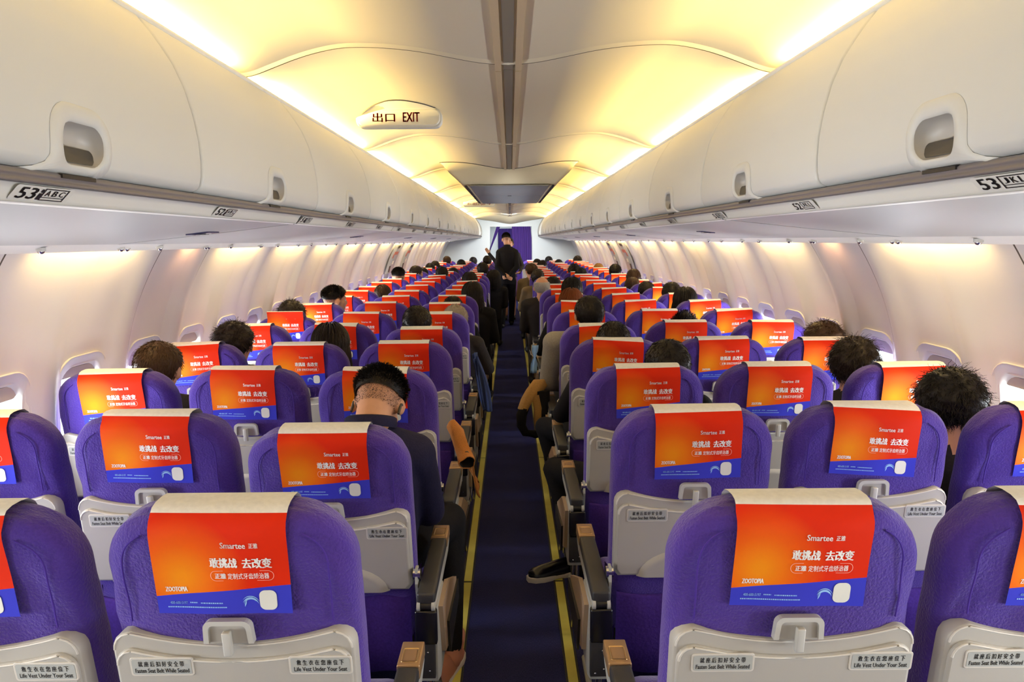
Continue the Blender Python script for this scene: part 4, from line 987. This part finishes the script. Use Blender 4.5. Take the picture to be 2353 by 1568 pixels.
# (row 0-based, seat letter, dx, top height of the head, pose options, hair style, hair colour, top colour, legs colour, description)
PPL = [
 (1, 'F', -.08, 1.235, dict(hp=.30), 'curly', 'hair_black', 'charcoal', 'black_cloth', 'person with thick curly black hair leaning out beside the right window seat, second row'),
 (2, 'F', -.06, 1.235, dict(hp=.1, hy=-.3), 'curly', 'hair_dark', 'charcoal', 'black_cloth', 'person with wavy dark brown hair in the right window seat, third row'),
 (3, 'F', .10, 1.225, dict(hp=.1, hr=.35), 'messy', 'hair_brown', 'black_cloth', 'black_cloth', 'person with tousled brown hair against the right wall, fourth row'),
 (2, 'D', .09, 1.235, dict(lat=.05, hp=.05, hr=.12, knees=(.40, .12), kz=(.50, .56), feet=((-.30, .47, .09), None)), 'short', 'hair_black', 'black_cloth', 'black_cloth', 'person with short black hair, right aisle seat, third row, knee out in the aisle'),
 (3, 'D', .03, 1.225, dict(hp=.12, elb=(.28, .235), knees=(.355, .12), kz=(.52, .56), feet=((-.25, .52, .09), None)), 'crop', 'hair_black', 'black_cloth', 'black_cloth', 'person with neat black hair over the right aisle seat, fourth row'),
 (4, 'D', -.02, 1.31, dict(elb=(.262, .26), shx=(.225, .165), armr=(1.22, 1), knees=(.2, .12)), 'short', 'hair_black', 'grey_knit', 'black_cloth', 'tall person with black hair and grey sweater sleeve, right aisle seat, fifth row'),
 (6, 'D', .0, 1.245, dict(elb=(.27, .235)), 'long', 'hair_red', 'black_cloth', 'black_cloth', 'person with reddish brown hair in the right aisle seat, seventh row'),
 (7, 'D', .07, 1.30, dict(), 'long', 'hair_black', 'black_cloth', 'black_cloth', 'person with full black hair just ahead of the reddish-haired one'),
 (8, 'D', -.16, 1.275, dict(lat=-.03, elb=(.21, .235)), 'bald', 'hair_white', 'charcoal', 'charcoal', 'bald person with white hair fringe leaning to the aisle'),
 (9, 'D', -.03, 1.24, dict(), 'crop', 'hair_black', 'black_cloth', 'black_cloth', 'person with black hair hidden behind the bald passenger'),
 (11, 'D', -.15, 1.27, dict(elb=(.235, .235)), 'short', 'hair_dark', 'brown_coat', 'charcoal', 'person in brown coat leaning into the aisle, right side, twelfth row'),
 (13, 'D', -.19, 1.30, dict(hy=.5, elb=(.20, .235)), 'short', 'hair_brown', 'brown_coat', 'charcoal', 'person in brown coat leaning far into the aisle beside standing man'),
 (4, 'E', .09, 1.175, dict(hp=.3), 'bun', 'hair_dark', 'charcoal', 'black_cloth', 'person with hair tied in a bun, right middle seat, fifth row'),
 (6, 'F', -.05, 1.245, dict(), 'long', 'hair_black', 'black_cloth', 'black_cloth', 'person with straight black hair in the right window seat, seventh row'),
 (7, 'F', .0, 1.255, dict(), 'short', 'hair_black', 'white_top', 'black_cloth', 'person with black hair in the right window seat, eighth row'),
 (8, 'F', -.09, 1.22, dict(hp=.2), 'crop', 'hair_dark', 'black_cloth', 'black_cloth', 'person with low dark hair in the right window seat, ninth row'),
 (9, 'F', -.12, 1.225, dict(), 'short', 'hair_brown', 'white_top', 'black_cloth', 'person with brown hair in the right window seat, tenth row'),
 (10, 'F', .01, 1.29, dict(hr=.1), 'short', 'hair_brown', 'black_cloth', 'black_cloth', 'person with greying brown hair near the wall, right window seat, eleventh row'),
 (12, 'F', .02, 1.30, dict(), 'crop', 'hair_black', 'black_cloth', 'black_cloth', 'person with cropped black hair in the right window seat, thirteenth row'),
 (15, 'F', .05, 1.24, dict(), 'short', 'hair_gold', 'beige_top', 'black_cloth', 'person with golden brown hair in the right window seat, sixteenth row'),
 (12, 'E', .02, 1.255, dict(), 'short', 'hair_black', 'black_cloth', 'black_cloth', 'person with black hair in the right middle seat, thirteenth row'),
 (13, 'E', -.02, 1.28, dict(), 'messy', 'hair_black', 'black_cloth', 'black_cloth', 'person with black hair in the right middle seat, fourteenth row'),
 (17, 'D', .12, 1.25, dict(), 'long', 'hair_dark', 'black_cloth', 'black_cloth', 'person with dark hair in the right aisle seat, eighteenth row'),
 (19, 'D', .08, 1.25, dict(), 'short', 'hair_black', 'charcoal', 'black_cloth', 'person with black hair in the right aisle seat, twentieth row'),
 (21, 'E', -.10, 1.27, dict(), 'short', 'hair_black', 'charcoal', 'black_cloth', 'person with black hair in the right middle seat near the bulkhead'),
 (19, 'E', .05, 1.23, dict(), 'crop', 'hair_dark', 'charcoal', 'black_cloth', 'person with dark hair in the right middle seat, twentieth row'),
 (20, 'F', .02, 1.29, dict(), 'messy', 'hair_dark', 'charcoal', 'black_cloth', 'person with untidy dark hair in the right window seat near the bulkhead'),
 (2, 'A', .0, 1.245, dict(hp=.1, hr=.1), 'crop', 'hair_brown', 'charcoal', 'black_cloth', 'person with combed brown hair in the left window seat, third row'),
 (3, 'A', .05, 1.245, dict(hp=.15), 'messy', 'hair_dark', 'charcoal', 'black_cloth', 'person with tousled dark hair in the left window seat, fourth row'),
 (3, 'B', .05, 1.225, dict(hp=.15), 'long', 'hair_dark', 'charcoal', 'black_cloth', 'person with long dark hair in the left middle seat, fourth row'),
 (4, 'C', -.08, 1.255, dict(), 'short', 'hair_black', 'black_cloth', 'black_cloth', 'person with thick black hair in the left aisle seat, fifth row'),
 (5, 'A', -.06, 1.24, dict(hr=-.25), 'messy', 'hair_dark', 'charcoal', 'black_cloth', 'person with spiky dark hair leaning on the left wall, sixth row'),
 (6, 'A', .03, 1.29, dict(hy=-1.0), 'buzz', 'hair_black', 'charcoal', 'black_cloth', 'person with shaved sides turning to look across the aisle, left window seat'),
 (5, 'C', .10, 1.195, dict(hp=.2, elb=(.235, .25)), 'short', 'hair_grey', 'charcoal', 'black_cloth', 'person with grey hair slumped in the left aisle seat, sixth row'),
 (6, 'C', .02, 1.195, dict(hp=.2), 'crop', 'hair_black', 'black_cloth', 'black_cloth', 'person with black hair barely above the left aisle seat, seventh row'),
 (7, 'C', .16, 1.265, dict(elb=(.235, .21)), 'long', 'hair_black', 'black_cloth', 'black_cloth', 'person with long black hair leaning to the aisle, left aisle seat, eighth row'),
 (8, 'A', .18, 1.21, dict(), 'crop', 'hair_brown', 'charcoal', 'black_cloth', 'person with thin brown hair low in the left window seat, ninth row'),
 (11, 'A', .0, 1.30, dict(), 'buzz', 'hair_black', 'white_top', 'black_cloth', 'person with thinning black hair and white collar, left window seat, twelfth row'),
 (13, 'A', .04, 1.28, dict(hy=-1.1), 'short', 'hair_dark', 'black_cloth', 'black_cloth', 'person in profile facing the aisle, left window seat, fourteenth row'),
 (14, 'A', .06, 1.22, dict(), 'short', 'hair_black', 'black_cloth', 'black_cloth', 'person with black hair in the left window seat, fifteenth row'),
 (12, 'B', .02, 1.29, dict(), 'crop', 'hair_black', 'black_cloth', 'black_cloth', 'person with round black hair in the left middle seat, thirteenth row'),
 (14, 'B', .06, 1.215, dict(), 'short', 'hair_black', 'black_cloth', 'black_cloth', 'person with black hair low in the left middle seat, fifteenth row'),
 (10, 'C', .0, 1.26, dict(), 'long', 'hair_black', 'black_cloth', 'black_cloth', 'person with straight black hair in the left aisle seat, eleventh row'),
 (12, 'C', .22, 1.22, dict(lat=.05, elb=(.235, .20)), 'long', 'hair_black', 'black_cloth', 'black_cloth', 'person bowed towards the aisle, left aisle seat, thirteenth row'),
 (13, 'C', .08, 1.32, dict(), 'crop', 'hair_black', 'black_cloth', 'black_cloth', 'tall person with black hair in the left aisle seat, fourteenth row'),
 (16, 'A', .02, 1.25, dict(), 'short', 'hair_black', 'black_cloth', 'black_cloth', 'person with black hair in the left window seat, seventeenth row'),
 (17, 'A', .04, 1.27, dict(), 'short', 'hair_dark', 'black_cloth', 'black_cloth', 'person with dark hair in the left window seat, eighteenth row'),
 (18, 'B', .0, 1.27, dict(), 'crop', 'hair_black', 'black_cloth', 'black_cloth', 'person with black hair in the left middle seat, nineteenth row'),
 (20, 'A', .08, 1.31, dict(), 'crop', 'hair_brown', 'black_cloth', 'black_cloth', 'person with brown hair in the left window seat near the bulkhead'),
 (21, 'B', .14, 1.27, dict(), 'short', 'hair_black', 'black_cloth', 'black_cloth', 'person with black hair in the left middle seat near the bulkhead'),
 (18, 'C', .04, 1.35, dict(), 'short', 'hair_dark', 'black_cloth', 'black_cloth', 'tall person with dark hair in the left aisle seat, nineteenth row'),
]
PR = random.Random(5); WHO = {}
for (k, L, dx, top, opt, st, hc_, tc_, lc_, lab) in PPL:
    opt = dict(opt); sh = dict(short=.016, messy=.020, curly=.022, long=.012, bun=.012, bald=.004, buzz=.012, crop=.012)[st]
    base = .995 + .02 + .115 + .018 + .09 + sh       # head top of the upright figure
    hs = opt.pop('hs', 1.03 if st in ('curly', 'messy', 'long') else 1.01)
    tall = (.995 - .53 + top - base) / (.995 - .53)
    if L in 'AF':            # nobody's shoulder goes into the side wall
        sd = -1 if L == 'A' else 1
        if dx * sd > 0: opt['lat'] = opt.get('lat', 0) + dx; dx = 0
        opt['elb'] = (.17, .235) if sd < 0 else (.235, .17); opt['shx'] = (.125, .165) if sd < 0 else (.165, .125); opt['wide'] = .92
        opt['feet'] = ((.035, .58, .10), (.17, .58, .10)) if sd < 0 else ((-.17, .58, .10), (-.035, .58, .10))
    P, hc, R = seated(tall=tall, hands=(k < 8), **opt)
    WHO[k, L] = person(P, hc, R, (PX[L] + dx, Y1 + .05 + PITCH * k, 0), dict(top=tc_, legs=lc_, shoes='black'), st, hc_, lab, vox=.011 if k < 9 else .016, hs=hs, hrz=PR.uniform(-.5, .5) if st not in ('buzz', 'bald', 'bun') else 0)
# man in navy jacket bowing his head, left aisle seat of the second row
def bowed():
    R = Euler((-.80, .04, -.10), 'XYZ').to_matrix(); hc = Vector((.066, .285, 1.108)); nk = Vector((.055, .17, 1.02))
    P = head_prims(hc, R)
    P.append(('skin', 'cap', (.056, .165, 1.02), tuple(hc + R @ Vector((0, -.03, -.05))), .062, .062))
    P.append(('top', 'loft', [((0, .27, .45), .17, .13), ((0, .27, .56), .185, .14), ((.02, .24, .70), .18, .13), ((.03, .20, .86), .185, .13), ((.04, .185, .95), .18, .115), ((.055, .175, 1.005), .12, .085), ((.056, .175, 1.03), .082, .078)]))
    for s, sh, el, wr, kn, an in ((-1, (-.14, .20, .955), (-.24, .30, .70), (-.05, .50, .66), (-.10, .64, .57), (-.10, .60, .10)), (1, (.195, .20, .945), (.225, .33, .70), (.10, .52, .66), (.275, .60, .555), (.28, .47, .10))):
        P += [('top', 'cap', (.055 + s * .06, .18, .985), sh, .07, .078), ('top', 'cap', sh, el, .075, .060), ('top', 'cap', el, wr, .056, .040)]
        P += hand_prims(Vector(wr) + Vector((0, .02, 0)), (-s * .4, .8, -.15), (0, 0, -1), (-s * .8, -.5, 0), .6)
        P += [('legs', 'cap', (s * .09, .28, .52), kn, .09, .068), ('legs', 'cap', kn, an, .066, .048)]
        to = Vector(an) + Vector((s * .01, .15, -.055)); P += [('shoes', 'cap', (an[0], an[1] - .03, .05), tuple(to), .046, .040)]
    o = person(P, hc, R, (PX['C'], Y1 + .05 + PITCH, 0), dict(top='navy', legs='black_cloth', shoes='shoe_rose'), 'buzz', 'hair_black', 'man in navy jacket bowing his head, left aisle seat of the second row, wearing earphones', vox=.0085, hs=1.02)
    for s in (-1, 1):
        mb = MB(); mb.tube([(0, 0, .012), (0, -.004, -.030)], [.0055, .0045], 'darkgrey', 8); mb.ell((0, .004, .010), (.008, .008, .009), 'darkgrey', 10, 8)
        e = mb.build('earphone'); e.matrix_world = Matrix.Translation(Vector((PX['C'], Y1 + .05 + PITCH, 0)) + hc + R @ Vector((s * .083, -.018, -.022))) @ R.to_4x4()
        tag(e, f'dark earphone in the {SIDE[s]} ear of the man in navy jacket', 'earphone', 'earphones')
    mb = MB(); ring = []
    for (dz, r) in ((0, .074), (.012, .078), (.030, .076), (.034, .070), (.02, .066)):
        ring.append([(.056 + r * 1.14 * math.cos(a), .172 + r * 1.1 * math.sin(a) + dz * .5, 1.048 + dz - .030 * math.sin(a)) for a in np.linspace(0, 2 * PI, 29)[:-1]])
    mb.grid(ring, 'navy', True, True); mb.build('collar', o); return o
NAVY = bowed()
# man standing in the aisle, seen from behind, hands clasped behind his back
def standing():
    R = Euler((-.28, .0, .10), 'XYZ').to_matrix(); hc = Vector((-.02, .06, 1.685)); P = head_prims(hc, R)
    P.append(('skin', 'cap', (0, .0, 1.54), tuple(hc + R @ Vector((0, -.02, -.05))), .058, .056))
    P.append(('top', 'loft', [((0, 0, .84), .165, .115), ((0, 0, .95), .17, .12), ((0, 0, 1.12), .165, .115), ((0, 0, 1.32), .18, .12), ((0, 0, 1.44), .18, .11), ((0, 0, 1.50), .13, .085), ((0, .0, 1.545), .072, .070)]))
    ends = {-1: (-.03, -.155, .985), 1: (.045, -.150, 1.01)}
    for s in (-1, 1):
        sh = (s * .17, 0, 1.43); el = (s * .215, -.09, 1.17); wr = ends[s]
        P += [('top', 'cap', (s * .07, 0, 1.49), sh, .065, .072), ('top', 'cap', sh, el, .068, .054), ('top', 'cap', el, wr, .056, .038)]
    P += hand_prims((.03, -.165, 1.0), (-.9, -.15, -.28), (0, 1, .1), (-.2, 0, .95), .55)
    P += hand_prims((-.02, -.16, .985), (.8, -.1, -.35), (0, 1, .1), (.2, 0, .95), .7)
    for s, kn, an, yaw in ((-1, (-.10, .02, .50), (-.115, -.10, .10), 0), (1, (.09, .18, .50), (.075, .42, .10), 0)):
        P += [('legs', 'cap', (s * .085, .01, .88), kn, .105, .075), ('legs', 'cap', kn, an, .074, .056), ('legs', 'cap', an, (an[0], an[1], .07), .056, .06)]
        P += [('shoes', 'cap', (an[0], an[1] - .03, .045), (an[0] + s * .02, an[1] + .17, .04), .045, .038)]
    o = person(P, hc, R, (-.055, 13.85, 0), dict(top='black_cloth', legs='black_cloth', shoes='black'), 'buzz', 'hair_black', 'man in black standing in the aisle with hands clasped behind his back', vox=.008); o.scale = (.9, 1, 1)
    mb = MB(); ring = []
    for dz, r in ((0, .072), (.015, .074), (.05, .070), (.052, .064), (.02, .060)): ring.append([(r * 1.08 * math.cos(a), .002 + r * math.sin(a), 1.525 + dz - .012 * math.sin(a)) for a in np.linspace(0, 2 * PI, 25)[:-1]])
    mb.grid(ring, 'black_cloth', True, True); mb.build('collar', o)
standing()
def crew():
    R = Euler((-.1, 0, .2), 'XYZ').to_matrix(); hc = Vector((0, .03, 1.60)); P = head_prims(hc, R)
    P.append(('skin', 'cap', (0, 0, 1.45), tuple(hc + R @ Vector((0, -.02, -.05))), .052, .05))
    P.append(('top', 'loft', [((0, 0, .86), .16, .11), ((0, 0, 1.02), .14, .105), ((0, 0, 1.25), .175, .115), ((0, 0, 1.36), .18, .10), ((0, 0, 1.43), .08, .07)]))
    P += [('legs', 'loft', [((0, 0, .50), .19, .15), ((0, 0, .70), .18, .13), ((0, 0, .90), .16, .11)])]
    for s, el, wr in ((-1, (-.27, .03, 1.12), (-.20, .22, 1.0)), (1, (.27, .12, 1.20), (.42, .22, 1.40))):
        sh = (s * .17, 0, 1.36); P += [('top', 'cap', (s * .06, 0, 1.41), sh, .055, .062), ('top', 'cap', sh, el, .058, .046), ('top', 'cap', el, wr, .044, .032)]
        P += hand_prims(wr, ((.5, .2, .8) if s > 0 else (.6, .8, -.1)), (0, 1, 0), (-.8, 0, .5), .6, .95)
        P += [('skin', 'cap', (s * .08, 0, .52), (s * .08, .01, .12), .06, .04), ('shoes', 'cap', (s * .08, -.03, .05), (s * .09, .14, .04), .038, .032)]
    person(P, hc, R, (-.015, 15.25, 0), dict(top='charcoal', legs='purple_uni', shoes='black'), 'short', 'hair_black', 'person facing the camera behind standing man, one hand raised, purple skirt', vox=.009, rz=PI + .0)
crew()
# ------------------------------------------------------------------ clothes and things beside the aisle
def cloth_tube(pts, radii, k, inner=None, n=18, seed=0, flat=1.0):
    mb = MB(); pts = [Vector(p) for p in pts]; P = []; ref = Vector((1, 0, 0))
    R_ = random.Random(seed); ph = R_.uniform(0, 6)
    for i, p in enumerate(pts):
        d = (pts[min(i + 1, len(pts) - 1)] - pts[max(i - 1, 0)]).normalized(); x = d.cross(ref).normalized(); y = x.cross(d)
        P.append([p + (x * math.cos(a) * flat + y * math.sin(a)) * radii[i] * (1 + .10 * math.sin(3 * a + ph + i * 1.1) + .06 * math.sin(5 * a - i)) for a in np.linspace(0, 2 * PI, n + 1)[:-1]])
    mb.grid(P, k, True, True); mb.add(P[0], [tuple(range(n))], k)
    if inner:
        e = pts[-1] - pts[-2]; Q = [[pts[-1] + (q - pts[-1]) * f + e.normalized() * g for q in P[-1]] for f, g in ((1, 0), (.93, .004), (.86, 0), (.80, -.05), (.1, -.09))]
        mb.grid(Q[:3], k, True, True); mb.grid(Q[2:], inner, True, True)
    else: mb.add(P[-1], [tuple(range(n))], k)
    return mb
t = thing('coat', 'tan coat draped over the left aisle armrest, its sleeve hanging open into the aisle', 'coat', (-.247, 3.0, .765)); t.scale = (.76, .76, .76)
cloth_tube([(-.03, .10, .13), (-.015, .07, .15), (.01, .05, .11), (.035, .03, .04), (.058, -.005, -.005), (.076, -.06, -.035)], [.02, .034, .040, .040, .040, .048], 'tan_coat', 'black', seed=1).build('sleeve', t)
mb = MB(); P = []
for v in np.linspace(0, 1, 12):
    P.append([(.06 + .07 * v + (u - .5) * (.085 - .07 * v) + .006 * math.sin(u * 9 + v * 4), .06 + .03 * math.sin(u * 5) + .03 * v, -.03 - .25 * v * (1 - .35 * (1 - u))) for u in np.linspace(0, 1, 10)])
mb.grid(P, 'tan_coat', True); q = mb.build('coat_tail', t); sm = q.modifiers.new('s', 'SOLIDIFY'); sm.thickness = .012
t = thing('jacket', 'navy blue jacket hanging beside the left aisle seats, fifth row', 'jacket', (-.205, 4.35, .70)); t.scale = (.6, .7, .74)
mb = MB(); P = []
for v in np.linspace(0, 1, 16):
    P.append([(-.03 + .10 * v + (u - .5) * (.04 + .07 * math.sin(v * 2.6)) + .008 * math.sin(u * 12 + v * 3), .12 - .10 * u + .025 * math.sin(u * 8 + v * 2), .36 - .46 * v + .02 * math.sin(u * 6)) for u in np.linspace(0, 1, 12)])
mb.grid(P, 'blue_coat', True); q = mb.build('jacket_body', t); sm = q.modifiers.new('s', 'SOLIDIFY'); sm.thickness = .03
t = thing('jacket', 'khaki and black padded jacket hanging into the aisle from the right seats', 'jacket', (.135, 4.62, .60)); t.scale = (.74, .74, .60)
cloth_tube([(.10, .08, .22), (.05, .04, .21), (.0, .0, .15), (-.05, -.03, .06), (-.085, -.04, -.04)], [.05, .07, .062, .05, .042], 'khaki', seed=3).build('shoulder', t)
cloth_tube([(-.07, -.04, -.02), (-.10, -.045, -.10), (-.10, -.04, -.22), (-.06, -.03, -.30), (.02, -.02, -.32), (.10, .0, -.30)], [.042, .045, .04, .04, .045, .05], 'black_cloth', seed=4).build('sleeve', t)
cloth_tube([(.03, -.02, .12), (.05, -.03, -.02), (.05, -.03, -.16), (.06, -.02, -.30)], [.045, .04, .035, .03], 'khaki', seed=5).build('front_edge', t)
cloth_tube([(.09, .0, .16), (.10, -.01, -.02), (.10, -.01, -.20), (.11, -.01, -.34)], [.06, .06, .055, .05], 'black_cloth', seed=6).build('lining', t)
t = thing('face_mask', 'pale blue face mask dangling beside the right aisle seats', 'face mask', (.205, 6.05, .69)); t.scale = (.8, .8, .8)
mb = MB(); P = []
for v in np.linspace(0, 1, 10):
    w_ = .035 * (1 - .65 * math.exp(-((v - .42) / .14) ** 2)); P.append([((u - .5) * 2 * w_ - .02 * v, .012 * math.sin(u * 9), .12 - .30 * v) for u in np.linspace(0, 1, 7)])
mb.grid(P, 'mask_blue', True); q = mb.build('mask_cloth', t); sm = q.modifiers.new('s', 'SOLIDIFY'); sm.thickness = .003
mb = MB(); mb.tube([(-.02, 0, .0), (-.05, 0, .03), (-.06, 0, .07)], .002, 'white', 6); mb.build('ear_loop', t)
def shoe(t, up, sole):
    mb = MB(); P = []
    for y, w_, h in ((-.10, .018, .05), (-.095, .032, .065), (-.05, .036, .07), (.02, .038, .06), (.08, .042, .05), (.12, .036, .042), (.145, .018, .03), (.15, .004, .024)): P.append([(w_ * math.cos(a), y, .022 + h * max(0, math.sin(a))) for a in np.linspace(0, PI, 11)])
    mb.grid(P, up, True); mb.build('upper', t)
    out = [(-.020, -.105), (.020, -.105), (.037, -.06), (.036, .0), (.045, .08), (.038, .125), (.015, .155), (-.015, .155), (-.038, .125), (-.045, .08), (-.036, .0), (-.037, -.06)]
    mb = MB(); mb.prism(out, 'z', 0, .026, sole, inset=.004); mb.build('sole', t)
def worn_shoe(who, loc, rz, up, sole):
    t = bpy.data.objects.new('shoe', None); COL.objects.link(t); t.parent = who
    t.matrix_local = Matrix.Translation(Vector(loc) - who.location) @ Matrix.Rotation(rz, 4, 'Z'); shoe(t, up, sole)
worn_shoe(WHO[2, 'D'], (.215, 3.42, 0), PI / 2 + .35, 'black_gloss', 'shoe_white')
worn_shoe(NAVY, (-.262, 2.60, 0), -.25, 'shoe_rose', 'shoe_white')
# magazines in the seat pockets
for (k, L, dx, lab) in ((1, 'C', -.10, 'white and blue magazine in the seat pocket, left aisle seat, second row'), (1, 'D', .02, 'blue folded magazine in the seat pocket, right aisle seat, second row')):
    t = thing('magazine', lab, 'magazine', (SX[L] + dx, Y1 + PITCH * k + .035, .40), 'magazines')
    mb = MB(); P = [[(x, -.012 + .02 * (x + .1) ** 2 * 10, z) for z in (0, .12, .232)] for x in np.linspace(-.10, .10, 9)]; mb.grid(P, 'mag_blue', True); q = mb.build('cover_page', t); sm = q.modifiers.new('s', 'SOLIDIFY'); sm.thickness = .003
    mb = MB(); P = [[(x, -.002 + .02 * (x + .1) ** 2 * 8, z) for z in (0, .12, .238)] for x in np.linspace(-.10, .09, 9)]; mb.grid(P, 'white', True); q = mb.build('pages', t); sm = q.modifiers.new('s', 'SOLIDIFY'); sm.thickness = .004
t = thing('paper_sheet', 'white paper held by the brown-coated person beside the aisle', 'paper', (.265, 12.02, 1.12))
mb = MB(); mb.box(-.05, .05, -.002, .002, -.12, .08, 'white'); mb.build('sheet', t); t.rotation_euler = (.2, -.3, .2)
